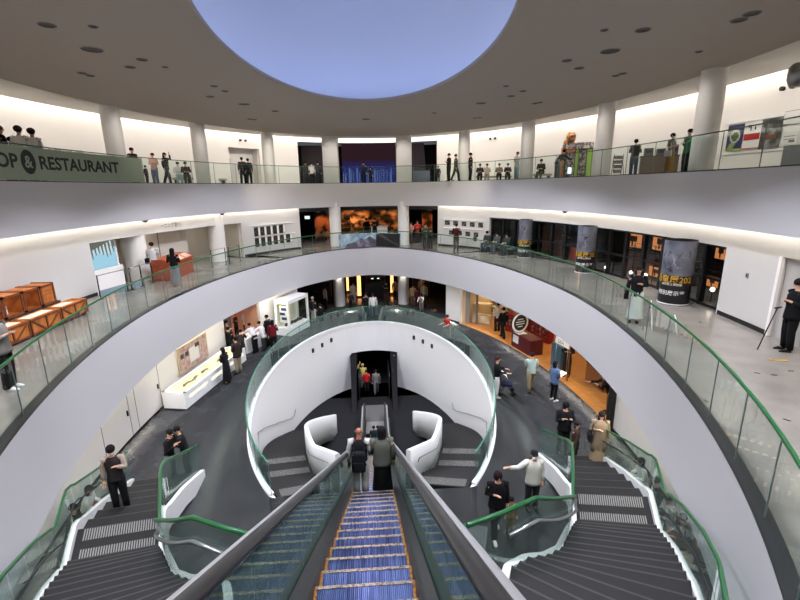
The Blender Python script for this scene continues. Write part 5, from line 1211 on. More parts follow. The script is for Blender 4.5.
M_ICE = emitmat('icy_lamp', (132, 158, 215), 0.2); rnd = random.Random(4)
for i in range(20):
    x = -2.0 + i * 0.205 + rnd.uniform(-.06, .06); h = rnd.uniform(0.8, 1.35); mb = MB(); mb.rbox((x, 37.2, 8.6 + h / 2), (rnd.uniform(0.03, 0.11), 0.06, h), r=0.01)
    tag(mb.build('light_bar', [M_ICE]), 'slim icy blue light bar in front of the far video wall', 'lamp', 'light bars before the video wall')
mb = MB(); mb.box((-4.35, 37.3, 10.1), (1.9, 0.12, 3.0)); tag(mb.build('black_partition', [mat('plum_black', (38, 26, 30), 0.7)]), 'plum black panel in the left far upper opening', 'panel')
mb = MB(); mb.hexa([(3.3, 37.2, 8.6), (4.75, 37.2, 8.6), (4.75, 37.3, 8.6), (3.3, 37.3, 8.6), (3.3, 37.2, 11.7), (4.5, 37.2, 11.7), (4.5, 37.3, 11.7), (3.3, 37.3, 11.7)]); tag(mb.build('black_partition', [mat('plum_black', (38, 26, 30), 0.7)]), 'plum black panel with a slanted edge in the right far upper opening', 'panel')
mb = MB(); p = at3(408, 33.5); mb.rbox((4.1, 35.6, 9.05), (1.3, 0.5, 0.9)); tag(mb.build('grey_blue_counter', [mat('slate_counter', (84, 94, 108), 0.4)]), 'slate blue counter in the right far upper opening', 'counter')

# ------------------------------------------------------------------ fittings in the ceiling disc
FIT = [(47, 25, .17), (93, 26.5, .08), (92, 49.5, .30), (142, 59.5, .14), (130, 67, .14), (165, 67, .07), (82, 73, .12), (90, 75.5, .12), (214, 86, .12), (225, 91, .12), (210, 96.5, .16), (244, 104, .28), (275, 111, .16), (250, 119, .14), (254, 119.5, .14), (366, 119, .26),
       (604, 30, .07), (643, 30, .17), (610, 51, .30), (567, 60.5, .14), (579, 68, .14), (616, 75.5, .12), (622.5, 73.5, .12), (739, 20, .17), (752, 13.5, .17), (699, 51.5, .08), (481, 103, .28), (523, 91, .12), (511, 96, .16), (506, 86, .1), (535, 103.5, .12), (540, 102.5, .12), (475, 118, .12), (479, 117.5, .12), (434, 113, .12)]
for px, py, r in FIT:
    p = on_floor(px, py, 11.75); big = r > 0.25; r *= 0.82
    t = empty('ceiling_fitting', (p.x, p.y, 11.75), 'large round ceiling fitting with a pale rim' if big else 'small round recessed fitting in the taupe ceiling', 'ceiling light', 'large ceiling fittings' if big else 'small ceiling fittings')
    mb = MB(); mb.lathe([(r + 0.035, 0), (r + 0.03, -0.015), (r, -0.012)], n=20); mb.build('rim', [mat('pale_rim', (170, 164, 156), 0.5) if big else mat('taupe_rim', (120, 112, 104), 0.6)], t)
    mb = MB(); mb.lathe([(r, -0.012), (r * 0.8, -0.004), (0.0, -0.003)], n=20); mb.build('reflector', [mat('dark_reflector', (46, 42, 38), 0.5)], t)
for i, (px, py, lab) in enumerate(((145, 222.5, 'small dark dome camera under the left upper slab edge'), (222, 214.5, 'small dark dome camera under the upper slab edge above the photo wall'), (565, 212, 'small dark dome camera under the right upper slab edge'))):
    t_ = t_at_px(grow(RING3, 0.35, 0), px, Z3S); x, y = grow(RING3, 0.35, 0)(t_); mb = MB(); mb.lathe([(0.13, 0.0), (0.13, -0.03), (0.10, -0.08), (0.05, -0.115), (0.0, -0.125)], (x, y, Z3S), 16); tag(mb.build('dome_camera', [M_BLACK]), lab, 'camera')

p = on_floor(473, 548, 0); mb = MB(); mb.box((p.x, p.y, 0.003), (0.6, 1.5, 0.004), R(-18))
c_, s_ = math.cos(R(-18)), math.sin(R(-18))
for i in range(8):
    for j in range(20): u, v = -0.26 + i * 0.074, -0.7 + j * 0.074; mb.box((p.x + u * c_ - v * s_, p.y + u * s_ + v * c_, 0.008), (0.03, 0.03, 0.008), R(-18), 1)
tag(mb.build('tactile_paving', [mat('dark_tactile', (36, 37, 38), 0.5), mat('tactile_stud', (96, 96, 94), 0.4)]), 'strip of dark studded tactile paving beside the escalator', 'paving')
# ------------------------------------------------------------------ people
SKIN = [(206, 160, 130), (190, 142, 112), (216, 176, 148), (150, 96, 74)]
M_EYE = mat('dark_eye', (26, 20, 18), 0.3); M_LIP = mat('lip', (160, 92, 84), 0.5)
def skin_mesh(verts, edges, radii, name):
    me = bpy.data.meshes.new('tmp_body'); me.from_pydata([tuple(v) for v in verts], edges, [])
    o = bpy.data.objects.new('tmp_body', me); COL.objects.link(o)
    md = o.modifiers.new('s', 'SKIN'); md.use_smooth_shade = True
    for i, r in enumerate(radii):
        me.skin_vertices[0].data[i].radius = (r, r); me.skin_vertices[0].data[i].use_root = (i == 0)
    sb = o.modifiers.new('u', 'SUBSURF'); sb.levels = 1; sb.render_levels = 1
    dg = bpy.context.evaluated_depsgraph_get(); dg.update()
    m2 = bpy.data.meshes.new_from_object(o.evaluated_get(dg)); vs = [tuple(v.co) for v in m2.vertices]; fs = [tuple(p.vertices) for p in m2.polygons]
    bpy.data.objects.remove(o); bpy.data.meshes.remove(me); bpy.data.meshes.remove(m2)
    return vs, fs
def person(loc, face, label, h=1.68, top=('shirt', (60, 60, 64)), bottom=('trousers', (40, 40, 44)), hair='short', haircol=(24, 20, 19), shoes=(32, 30, 30), arms=('down', 'down'), pose='stand', lean=0.0, skin=0, group=None, seat=0.44, head=(0, 0), wide=1.0, mask=False, vest=None, hk=1.0):
    s = h / 1.70; V = Vector
    root = empty('person', loc, label, 'person', group, R(face))
    zp = 0.93
    if pose == 'sit': zp = seat / s + 0.10
    if pose == 'squat': zp = 0.42
    P = V((0, 0, zp)); ML = Matrix.Rotation(-R(lean), 3, 'X')
    def up(x, y, z): return P + ML @ V((x, y, z))
    W, Cc, N = up(0, 0.01, 0.14), up(0, 0.0, 0.36), up(0, -0.01, 0.52)
    hy = ML @ V((0, 0, 1)); hd_up = (hy + V((0, 0, 1)) * (1.0 if lean < 50 else 0.2)).normalized()
    nk = N + hd_up * 0.075; Hd = N + hd_up * 0.17 + V((0, 0.02, 0)); HM = Matrix.Rotation(R(head[0]), 3, 'Z') @ Matrix.Rotation(-R(head[1]) - R(lean) * 0.5, 3, 'X')
    sk = mat('skin_%d' % skin, SKIN[skin], 0.55)
    verts, edges, rad = [], [], []
    def av(p, r, par=None):
        verts.append(p * s); rad.append(r * s); i = len(verts) - 1
        if par is not None: edges.append((par, i))
        return i
    iP = av(P, 0.115); iW = av(W, 0.105, iP); iC = av(Cc, 0.12, iW); iN = av(N, 0.06, iC); ik = av(nk, 0.05, iN)
    ij = av(Hd - HM @ V((0, -0.015, 0.06)), 0.062 * hk, ik); im = av(Hd + HM @ V((0, 0.0, 0.02)), 0.086 * hk, ij); it = av(Hd + HM @ V((0, -0.01, 0.085)), 0.055 * hk, im)
    J = {}
    for sx, kind in ((-1, arms[0]), (1, arms[1])):
        Sh = up(sx * 0.185 * wide, -0.01, 0.475)
        off = {'down': ((0.055, -0.03, -0.27), (0.01, 0.05, -0.25)), 'bent': ((0.06, -0.02, -0.265), (-0.14, 0.165, 0.075)), 'phone': ((0.05, 0.06, -0.26), (-0.11, 0.18, 0.15)), 'up': ((0.17, 0.10, 0.02), (-0.12, 0.04, 0.22)),
               'out': ((0.24, 0.06, -0.12), (0.23, 0.06, 0.04)), 'rail': ((0.07, 0.13, -0.23), (-0.02, 0.23, -0.03)), 'lap': ((0.06, 0.03, -0.26), (-0.12, 0.18, 0.0)), 'reach': ((0.05, 0.20, -0.18), (-0.02, 0.24, -0.04)), 'back': ((0.06, -0.08, -0.26), (0.0, -0.04, -0.25)), 'swing': ((0.05, 0.06, -0.27), (0.0, 0.12, -0.22))}[kind]
        a, b_ = V(off[0]), V(off[1]); a.x *= sx; b_.x *= sx
        if lean > 25: a = a + V((0, 0.06, -0.02))
        El = Sh + a; Wr = El + b_; J[sx] = (Sh, El, Wr)
        iS = av(Sh, 0.056, iC); iE = av(El, 0.042, iS); iWr = av(Wr, 0.029, iE)
        d = b_.normalized(); side = V((-sx, 0, 0)) if abs(d.x) < 0.8 else V((0, -1, 0)); side = (side - d * side.dot(d)).normalized(); nrm = d.cross(side)
        pm = Wr + d * 0.07; ip = av(pm, 0.028, iWr)
        curl = nrm * (0.02 if nrm.y > 0 or nrm.z < 0 else -0.02)
        for k in range(4):
            q = (k - 1.5) * 0.019; ln = (0.062, 0.075, 0.070, 0.052)[k]
            f1 = av(pm + d * 0.045 * 1.0 + side * -q, 0.0095, ip); f2 = av(pm + d * (0.045 + ln * 0.6) + side * -q + curl * 0.6, 0.0085, f1); av(pm + d * (0.045 + ln) + side * -q + curl * 1.6, 0.0075, f2)
        t1 = av(Wr + d * 0.045 + side * 0.034, 0.011, ip); av(Wr + d * 0.085 + side * 0.05 + curl, 0.009, t1)
    L = {}
    for sx in (-1, 1):
        Hp = P + V((sx * 0.09, 0, -0.03))
        if pose == 'sit': K, A = V((sx * 0.12, 0.42, zp - 0.02)), V((sx * 0.11, 0.44, 0.085))
        elif pose == 'squat': K, A = V((sx * 0.16, 0.34, 0.46)), V((sx * 0.11, 0.05, 0.085))
        elif pose == 'walk': f = sx; K, A = V((sx * 0.09, 0.02 + 0.15 * f, 0.50)), V((sx * 0.085, -0.04 + 0.25 * f, 0.085 + (0.05 if f < 0 else 0)))
        elif pose == 'bend': K, A = V((sx * 0.11, 0.02, 0.49)), V((sx * 0.11, 0.0, 0.085))
        else: K, A = V((sx * 0.10, 0.015, 0.49)), V((sx * 0.105, -0.02, 0.085))
        
        if pose == 'sit' and seat < 0.25: K, A = V((sx * 0.13, 0.40, 0.24)), V((sx * 0.12, 0.62, 0.09))
        L[sx] = (Hp, K, A); ih = av(Hp, 0.088, iP); iK = av(K, 0.056, ih); iA = av(A, 0.038, iK); av(A + V((0, 0.09, -0.045)), 0.032, iA)
    vs, fs = skin_mesh(verts, edges, rad, 'body')
    mb = MB(); mb.add(vs, fs, 0, True)
    def hp(x, y, z): return (Hd + HM @ V((x, y, z)) * hk) * s
    if pose or True:
        mb.ell(hp(0, 0.092, 0.0), (0.014 * s, 0.02 * s, 0.022 * s), 8, 6)
        for sx in (-1, 1): mb.ell(hp(sx * 0.086, -0.005, 0.01), (0.012 * s, 0.02 * s, 0.03 * s), 8, 5); mb.ell(hp(sx * 0.034, 0.079, 0.025), (0.014 * s, 0.008 * s, 0.008 * s), 8, 5, m=1)
        if not mask: mb.ell(hp(0, 0.080, -0.045), (0.024 * s, 0.008 * s, 0.007 * s), 8, 5, m=2)
    mb.build('body', [sk, M_EYE, M_LIP], root)
    if mask: mb = MB(); mb.ell(hp(0, 0.055, -0.045), (0.06 * s, 0.045 * s, 0.045 * s), 10, 6); mb.build('mask', [M_PAPER], root)
    # hair
    if hair != 'bald':
        hm = cloth(haircol); mb = MB(); cz = [hp(0, -0.022, 0.045)]
        mb.ell(cz[0], (0.101 * s * hk, 0.108 * s * hk, 0.095 * s * hk), 14, 9, rot=HM)
        if hair in ('long', 'bob'):
            ln = 0.42 if hair == 'long' else 0.2; rows = []
            for k in range(5):
                u = k / 4; zz = 0.05 - ln * u; wd = (0.10 + 0.02 * math.sin(u * 2)) * (1 - 0.25 * u); dp = 0.085 * (1 - 0.45 * u)
                c = Hd + HM @ V((0, -0.045, 0.03)) + V((0, -0.02 * u, zz - 0.03)) + (ML @ V((0, 0, 1)) - V((0, 0, 1))) * 0.0
                rows.append([(c + V((wd * math.cos(2 * PI * j / 12), dp * math.sin(2 * PI * j / 12), 0))) * s for j in range(12)])
            mb.grid(rows, 0, True, cv=True, flip=True); o_ = len(mb.v) - 12; mb.f.append(tuple(range(o_, o_ + 12))); mb.m.append(0); mb.s.append(True)
        if hair == 'bun': mb.ell(hp(0, -0.11, 0.09), (0.045 * s, 0.045 * s, 0.045 * s), 8, 6)
        if hair == 'cap': mb.ell(hp(0, 0.07, 0.07), (0.075 * s, 0.075 * s, 0.012 * s), 10, 4)
        if hair == 'hood':
            mb.ell(hp(0, -0.035, 0.0), (0.108 * s, 0.11 * s, 0.13 * s), 12, 8)
        mb.build('cap' if hair == 'cap' else ('hood' if hair == 'hood' else 'hair'), [hm], root)
    # upper garment
    kind, col = top; gm = cloth(col); mb = MB(); wk = wide
    hem = {'shirt': -0.10, 'tee': -0.10, 'jacket': -0.14, 'hoodie': -0.12, 'coat': -0.48, 'dress': -0.1}.get(kind, -0.1); puff = {'jacket': 1.14, 'hoodie': 1.18, 'coat': 1.14, 'sweater': 1.12}.get(kind, 1.0)
    if pose in ('sit', 'squat'): hem = max(hem, -0.08)
    secs = [(hem, 0.185 * (1.1 if kind == 'coat' else 1), 0.14), (hem * 0.4, 0.182, 0.137), (0.13, 0.163, 0.125), (0.28, 0.182, 0.135), (0.40, 0.195, 0.128), (0.475, 0.165, 0.105), (0.515, 0.10, 0.085), (0.54, 0.066, 0.066)]
    rows = []
    for u, rx, ry in secs:
        c = up(0, 0, u) if u > 0 else P + V((0, 0, u)); Mx = ML if u > 0 else Matrix.Identity(3)
        rows.append([(c + Mx @ V((rx * puff * wk * math.cos(2 * PI * j / 16), ry * puff * math.sin(2 * PI * j / 16), 0))) * s for j in range(16)])
    mb.grid(rows, 0, True, cv=True, flip=False)
    o_ = len(mb.v) - 16 * len(secs); mb.f.append(tuple(reversed(range(o_, o_ + 16)))); mb.m.append(0); mb.s.append(False)
    if not vest:
        for sx in (-1, 1):
            Sh, El, Wr = J[sx]; Si = Sh + V((-sx * 0.05, 0, 0.0))
            if kind == 'tee': mid = Sh.lerp(El, 0.75); mb.tube([Si * s, Sh * s, mid * s], [0.075 * s * puff, 0.078 * s * puff, 0.068 * s * puff], 10)
            else:
                w1 = El.lerp(Wr, 0.92); mb.tube([Si * s, Sh * s, Sh.lerp(El, 0.5) * s, El * s, El.lerp(Wr, 0.5) * s, w1 * s], [0.075 * s * puff, 0.078 * s * puff, 0.066 * s * puff, 0.056 * s * puff, 0.05 * s * puff, 0.044 * s * puff], 10)
    mb.build({'tee': 't_shirt', 'dress': 'dress_top'}.get(kind, kind), [gm], root)
    if vest:
        for sx in (-1, 1):
            mb = MB(); Sh, El, Wr = J[sx]; mb.tube([(Sh + V((-sx * 0.06, 0, 0.0))) * s, Sh * s, Sh.lerp(El, 0.5) * s, El * s, El.lerp(Wr, 0.5) * s, El.lerp(Wr, 0.92) * s], [0.072 * s, 0.08 * s, 0.066 * s, 0.056 * s, 0.05 * s, 0.043 * s], 10); mb.build('sleeve', [cloth(vest)], root)
    # lower garment
    bk, bc = bottom; bm = cloth(bc); mb = MB()
    if bk in ('trousers', 'shorts', 'leggings'):
        rr = {'trousers': (0.108, 0.086, 0.073), 'shorts': (0.112, 0.095, 0.09), 'leggings': (0.1, 0.066, 0.046)}[bk]
        for sx in (-1, 1):
            Hp, K, A = L[sx]; end = A.lerp(K, 0.0 if bk != 'shorts' else 0.98) + V((0, 0, -0.03 if bk == 'trousers' else 0.0))
            pts = [Hp + V((-sx * 0.01, 0, 0.03)), Hp.lerp(K, 0.5), K, K.lerp(A, 0.5), end]; rs = [rr[0], rr[0] * 0.95, rr[1], rr[1] * 0.93, rr[2]]
            if bk == 'shorts': pts, rs = pts[:3], [0.112, 0.108, 0.1]
            mb.tube([p * s for p in pts], [r_ * s for r_ in rs], 10)
        rows = [[(P + V((rx * wk * math.cos(2 * PI * j / 14), ry * math.sin(2 * PI * j / 14), u))) * s for j in range(14)] for u, rx, ry in ((-0.10, 0.165, 0.115), (-0.02, 0.178, 0.128), (0.08, 0.16, 0.12), (0.12, 0.15, 0.11))]
        mb.grid(rows, 0, True, cv=True)
    else:
        ln = {'skirt': 0.62, 'long_skirt': 0.78, 'short_skirt': 0.42}[bk]; rows = []
        if pose in ('sit', 'squat'): K = L[1][1]; A = L[1][2]; cs = [(P + V((0, 0, 0.1)), 0.16, 0.12), (P + V((0, 0.1, 0.0)), 0.2, 0.14), (V((0, K.y, K.z)), 0.22, 0.12), (V((0, K.y + 0.03, K.z * 0.4)), 0.22, 0.13)]
        else: cs = [(P + V((0, 0, 0.12)), 0.15, 0.11), (P, 0.182, 0.13), (P + V((0, 0, -ln * 0.5)), 0.20, 0.155), (P + V((0, 0.01, -ln)), 0.235, 0.19)]
        for c, rx, ry in cs: rows.append([(c + V((rx * (1 + 0.05 * (j % 2)) * math.cos(2 * PI * j / 18), ry * (1 + 0.05 * (j % 2)) * math.sin(2 * PI * j / 18), 0))) * s for j in range(18)])
        mb.grid(rows, 0, True, cv=True, flip=True)
    mb.build({'long_skirt': 'skirt', 'short_skirt': 'skirt'}.get(bk, bk), [bm], root)
    for sx in (-1, 1):
        A = L[sx][2]; c = A + V((0, 0.05, -0.045)); mb = MB(); rows = []
        for u, w_, zt in ((-0.09, 0.028, 0.04), (-0.06, 0.04, 0.075), (0.0, 0.042, 0.08), (0.07, 0.046, 0.06), (0.12, 0.044, 0.04), (0.155, 0.026, 0.028)):
            rows.append([(c + V((w_ * a_, u, b_ * zt - 0.04)) ) * s for a_, b_ in ((-1, 0), (1, 0), (1, 0.5), (0.6, 1), (-0.6, 1), (-1, 0.5))])
        mb.grid(rows, 0, True, cv=True, flip=True); o_ = len(mb.v) - 36
        mb.f += [tuple(range(o_, o_ + 6)), tuple(reversed(range(o_ + 30, o_ + 36)))]; mb.m += [0, 0]; mb.s += [False, False]
        mb.build('shoe', [cloth(shoes)], root)
    root['h'] = h
    return root
def gear(kind, root, label, col=(26, 26, 30), side=1, z=0.95, group=None):
    """a bag carried by a person: stands in the world where the person holds it"""
    a = root.rotation_euler.z; h = root['h'] / 1.7; L0 = Vector(root.location); M3 = Matrix.Rotation(a, 3, 'Z'); m = cloth(col)
    if kind == 'backpack':
        o = L0 + M3 @ Vector((0, -0.235 * h, 1.18 * h)); t = empty('backpack', o, label, 'bag', group, a); mb = MB()
        for k, (w, d, zz) in enumerate(((0.15, 0.08, 0),)): mb.rbox((0, 0, 0), (0.30 * h, 0.15 * h, 0.42 * h), r=0.05)
        mb.ell((0, 0, 0.21 * h), (0.145 * h, 0.072 * h, 0.05 * h), 12, 6); pk = mb.build('pack', [m], t)
        mb = MB(); mb.rbox((0, -0.085 * h, -0.07 * h), (0.24 * h, 0.05 * h, 0.2 * h), r=0.02); mb.build('pocket', [m], pk)
        for sx in (-1, 1): mb = MB(); mb.tube([(sx * 0.11 * h, 0.05 * h, 0.2 * h), (sx * 0.12 * h, 0.15 * h, 0.27 * h), (sx * 0.125 * h, 0.33 * h, 0.2 * h), (sx * 0.13 * h, 0.38 * h, 0.0), (sx * 0.15 * h, 0.2 * h, -0.2 * h)], 0.02 * h, 6); mb.build('strap', [m], t)
    elif kind == 'shoulder_bag':
        o = L0 + M3 @ Vector((side * 0.27 * h, 0.0, z * h)); t = empty('shoulder_bag', o, label, 'bag', group, a); mb = MB(); mb.rbox((0, 0, 0), (0.12 * h, 0.30 * h, 0.24 * h), r=0.03); mb.build('pouch', [m], t)
        mb = MB(); mb.tube([(0, -0.12 * h, 0.12 * h), (-side * 0.05 * h, -0.05 * h, 0.42 * h), (-side * 0.09 * h, 0, 0.50 * h), (-side * 0.05 * h, 0.06 * h, 0.42 * h), (0, 0.12 * h, 0.12 * h)], 0.012 * h, 6); mb.build('strap', [m], t)
    elif kind == 'paper':
        o = L0 + M3 @ Vector((0.0, 0.36 * h, z * h)); t = empty('paper_sheet', o, label, 'paper', group, a); mb = MB(); mb.box((0, 0, 0), (0.24, 0.3, 0.006), rot=Matrix.Rotation(R(25), 3, 'X')); mb.build('sheet', [M_PAPER], t)
    elif kind == 'phone':
        o = L0 + M3 @ Vector((0.0, 0.30 * h, z * h)); t = empty('phone', o, label, 'phone', group, a); mb = MB(); mb.rbox((0, 0, 0), (0.075, 0.012, 0.15), r=0.004); cs_ = mb.build('case', [M_BLACK], t); mb = MB(); mb.box((0, -0.007, 0), (0.066, 0.002, 0.135)); mb.build('screen', [emitmat('phone_screen', (220, 228, 240), 0.3) if 'phone_screen' not in MATS else MATS['phone_screen']], cs_)
    return t
BLK, NAVY, WHT, GRY, BEI = (20, 20, 22), (30, 36, 54), (222, 220, 216), (112, 112, 112), (170, 150, 122)
def F1(px, py): return on_floor(px, py, 0.0)
def F2(px, py): return on_floor(px, py, 4.3)
def F3(px, d): q = at3(px, d); return Vector((q.x, q.y, 8.6))

# --- on the escalator
r_ = person((-0.27, 8.80, 1.36), -4, 'bald person in a black vest with pale sleeves riding the escalator', 1.72, ('shirt', (26, 26, 29)), ('trousers', (168, 166, 160)), 'bald', skin=3, shoes=(120, 112, 100), vest=(186, 186, 184), arms=('down', 'bent'))
b_ = gear('backpack', r_, 'black backpack on the bald person riding the escalator', (24, 25, 28)); b_.location.z -= 0.16
person((0.235, 8.80, 1.36), 3, 'person with dark hair in a grey green blouse and long black skirt on the escalator', 1.70, ('jacket', (92, 94, 84)), ('long_skirt', (14, 14, 15)), 'bob', arms=('bent', 'down'), wide=1.05)
for x, col, lab in ((-0.06, (36, 50, 60), 'small child in a dark teal top near the foot of the escalator'), (0.14, (40, 84, 88), 'small child in a turquoise top near the foot of the escalator')):
    person((x, 19.2, -4.17), 0, lab, 1.2, ('tee', col), ('trousers', NAVY), 'short', hk=1.15)
# --- basement passage
person((-0.72, 26.3, -4.3), 0, 'person in a pale yellow shirt in the basement passage', 1.66, ('shirt', (214, 200, 110)), ('trousers', (196, 196, 190)), 'short', haircol=(200, 188, 110), arms=('up', 'bent'))
person((-0.48, 25.75, -4.3), 0, 'person in a bright red shirt in the basement passage', 1.45, ('shirt', (206, 40, 44)), ('trousers', (30, 30, 34)), 'short')
person((0.12, 25.4, -4.3), 0, 'person in grey in the basement passage', 1.6, ('shirt', (120, 120, 116)), ('trousers', (96, 96, 98)), 'short', pose='walk')
# --- hall, left side
person(F1(228, 383), 75, 'person with long dark hair in a long black dress beside the long white case', 1.62, ('shirt', BLK), ('long_skirt', BLK), 'long', arms=('bent', 'bent'), lean=8)
r_ = person(F1(239, 373), 60, 'person in a dark brown jacket and beige trousers beside the long white case', 1.74, ('jacket', (48, 38, 34)), ('trousers', (160, 146, 126)), 'short', arms=('bent', 'down'))
person(F1(269, 346), 70, 'tall person all in black standing right of the activity table', 1.72, ('shirt', BLK), ('trousers', BLK), 'short', arms=('bent', 'bent'))
person(F1(274.5, 350), 20, 'person in a dark red top standing at the right of the activity table', 1.62, ('shirt', (104, 22, 30)), ('trousers', BLK), 'bob', arms=('down', 'bent'))
for px, py, fc, tp, lab, kw in ((265, 350.5, 80, WHT, 'person in a white smock at the right end of the activity table', dict(lean=20, arms=('reach', 'reach'))), (256, 352.5, 60, (206, 204, 204), 'person in a pale grey smock leaning over the activity table', dict(lean=28, arms=('reach', 'reach'))),
                            (243, 361, 10, (40, 32, 32), 'person in dark brown in front of the activity table', dict(lean=10, arms=('bent', 'reach'))), (231.5, 357.5, -20, BLK, 'person in black at the left end of the activity table', dict(arms=('bent', 'bent'))), (229.5, 350, -70, (170, 160, 152), 'person in a pale top at the far left of the activity room', dict(arms=('bent', 'bent'))),
                            (247, 336, -120, WHT, 'person in a white coat behind the activity table', dict(arms=('bent', 'bent'), mask=True)), (257, 335, -150, (196, 190, 188), 'person in a light coat behind the right half of the activity table', dict(arms=('bent', 'bent'))), (237, 340, -110, (60, 40, 44), 'person in a plum top behind the left half of the activity table', dict(arms=('bent', 'bent')))):
    person(F1(px, py), fc, lab, 1.6, ('jacket' if tp == WHT else 'shirt', tp), ('trousers', BLK if tp != WHT else (60, 60, 66)), 'short', **kw)
person(F1(314, 322), -30, 'thin person with pale hair and a white panel beside the vitrine', 1.62, ('shirt', (36, 36, 40)), ('trousers', (180, 180, 176)), 'short', haircol=(170, 160, 148))
person(F1(322, 321.5), 30, 'person in black crouching beside the vitrine', 1.6, ('shirt', BLK), ('trousers', BLK), 'short', pose='squat', lean=20, arms=('lap', 'lap'))
person(F1(326, 309), -60, 'person in a white and pink top in the dark room left of the far column', 1.6, ('shirt', (196, 168, 160)), ('trousers', BLK), 'short')
# --- hall, far middle
for px, py, h, tp, bt, lab, kw in ((354, 304, 1.6, (190, 170, 164), (150, 140, 134), 'person in a pale pink top left of the black case', {}), (351, 309, 1.2, (44, 36, 34), BLK, 'child in dark clothes left of the black case', dict(hk=1.1)), (366.5, 318, 1.66, (24, 24, 26), (24, 24, 28), 'person in black seen from behind at the end of the hall', dict(pose='walk')),
                               (373.5, 318, 1.62, (214, 212, 210), (58, 70, 92), 'person in white and blue jeans seen from behind at the hall end', dict(pose='walk')), (386.5, 303, 1.6, (30, 26, 26), (60, 44, 40), 'person in dark brown right of the black case', dict(arms=('bent', 'bent'))), (395.5, 301, 1.6, (150, 108, 104), (60, 48, 48), 'person in a dusty pink top beside the right hall column', {})):
    person(F1(px, py), 5 if 'behind' in lab else 170, lab, h, ('shirt', tp), ('trousers', bt), 'short', **kw)
for px, py, h, tp, bt, lab, kw in ((413, 306, 1.55, (196, 168, 130), (120, 100, 80), 'person in a tan top at the left of the group right of the far column', {}), (417.5, 307.5, 1.35, (96, 34, 40), (60, 40, 40), 'child in maroon in the middle of the group right of the far column', dict(hk=1.08)), (421.5, 311.5, 1.3, (176, 170, 164), (130, 124, 120), 'person in pale grey bending at the front of the group right of the far column', dict(lean=30, arms=('reach', 'reach'))),
                               (424, 305, 1.6, (206, 196, 160), (80, 76, 70), 'person in a cream top at the right of the group right of the far column', {}), (421.5, 298.5, 1.62, (116, 112, 110), (50, 50, 54), 'person in grey at the back of the group right of the far column', {})):
    person(F1(px, py), 165, lab, h, ('shirt', tp), ('trousers', bt), 'short', **kw)
# --- hall, right side and shop
person(F1(448.5, 341), 120, 'person in a red shirt leaning at the glass rim of the oval well', 1.5, ('tee', (176, 44, 40)), ('trousers', (112, 112, 110)), 'short', arms=('rail', 'rail'), lean=12)
person(F1(497, 331), 10, 'person in a white shirt standing inside the shop entrance', 1.68, ('shirt', (206, 200, 190)), ('trousers', (40, 38, 40)), 'short')
person(F1(502.5, 338), 20, 'person all in black walking into the shop', 1.74, ('shirt', BLK), ('trousers', BLK), 'short', pose='walk', arms=('swing', 'down'))
person(F1(496, 397), -100, 'person in a black top and white trousers pushing a pushchair', 1.7, ('shirt', BLK), ('trousers', (206, 204, 200)), 'short', haircol=(60, 30, 26), arms=('rail', 'rail'), shoes=(200, 198, 194))
r_ = person(F1(530, 391), -8, 'person in a mint shirt and khaki trousers walking away on the dark floor', 1.66, ('tee', (170, 190, 182)), ('trousers', (126, 112, 86)), 'short', pose='walk', arms=('bent', 'bent'))
r_ = person(F1(553, 400.5), -70, 'person in a blue denim jacket and black leggings holding a white sheet', 1.62, ('jacket', (86, 108, 144)), ('leggings', BLK), 'bob', arms=('bent', 'bent'), shoes=(214, 212, 208))
gear('paper', r_, 'white sheet of paper held by the person in the denim jacket', z=1.12)
person(F1(566, 376), 150, 'person in dark clothes standing beside the white shop sign', 1.66, ('shirt', (40, 34, 32)), ('trousers', (56, 44, 36)), 'short', arms=('bent', 'bent'))
person(F1(608, 413), 60, 'person in khaki bending forward at the right end of the shop', 1.62, ('shirt', (36, 32, 32)), ('trousers', (120, 98, 66)), 'short', pose='bend', lean=32, arms=('bent', 'reach'))
r_ = person(F1(562, 453), 172, 'person in a black hooded top looking at a phone by the right stair rail', 1.72, ('hoodie', (18, 18, 20)), ('trousers', (26, 26, 28)), 'hood', (16, 16, 18), arms=('phone', 'phone'), head=(0, 25)); gear('phone', r_, 'phone held by the person in the black hooded top', z=1.22)
r_ = person(F1(596.5, 463), 165, 'person with long dark hair in a beige trench coat at the right stairs', 1.68, ('coat', (138, 120, 96)), ('long_skirt', (146, 126, 98)), 'long', (30, 22, 20), arms=('down', 'bent'), head=(-10, 12), shoes=(150, 140, 128))
gear('shoulder_bag', r_, 'black shoulder bag beside the beige trench coat', (22, 20, 22), 1, 0.9)
person(F1(574, 458), -150, 'dark haired child behind the glass rail of the right stairs', 1.2, ('shirt', (70, 56, 48)), ('trousers', (60, 54, 50)), 'bob', hk=1.1)
person(F1(495.5, 534), 178, 'person in a black hooded jacket and black trousers walking toward the escalator', 1.7, ('hoodie', (16, 15, 17)), ('trousers', (18, 18, 20)), 'hood', (30, 16, 18), arms=('down', 'bent'), pose='walk', shoes=(190, 186, 180), head=(0, 10))
person(F1(531, 508), 175, 'person in a white jacket and black cap with one arm stretched out', 1.66, ('jacket', (196, 194, 180)), ('trousers', (26, 26, 28)), 'cap', (20, 20, 22), arms=('down', 'out'), mask=True)
person(F1(510, 532), 170, 'small child in mustard yellow behind the curved green handrail', 0.95, ('shirt', (126, 110, 62)), ('trousers', (110, 96, 60)), 'short', hk=1.2)
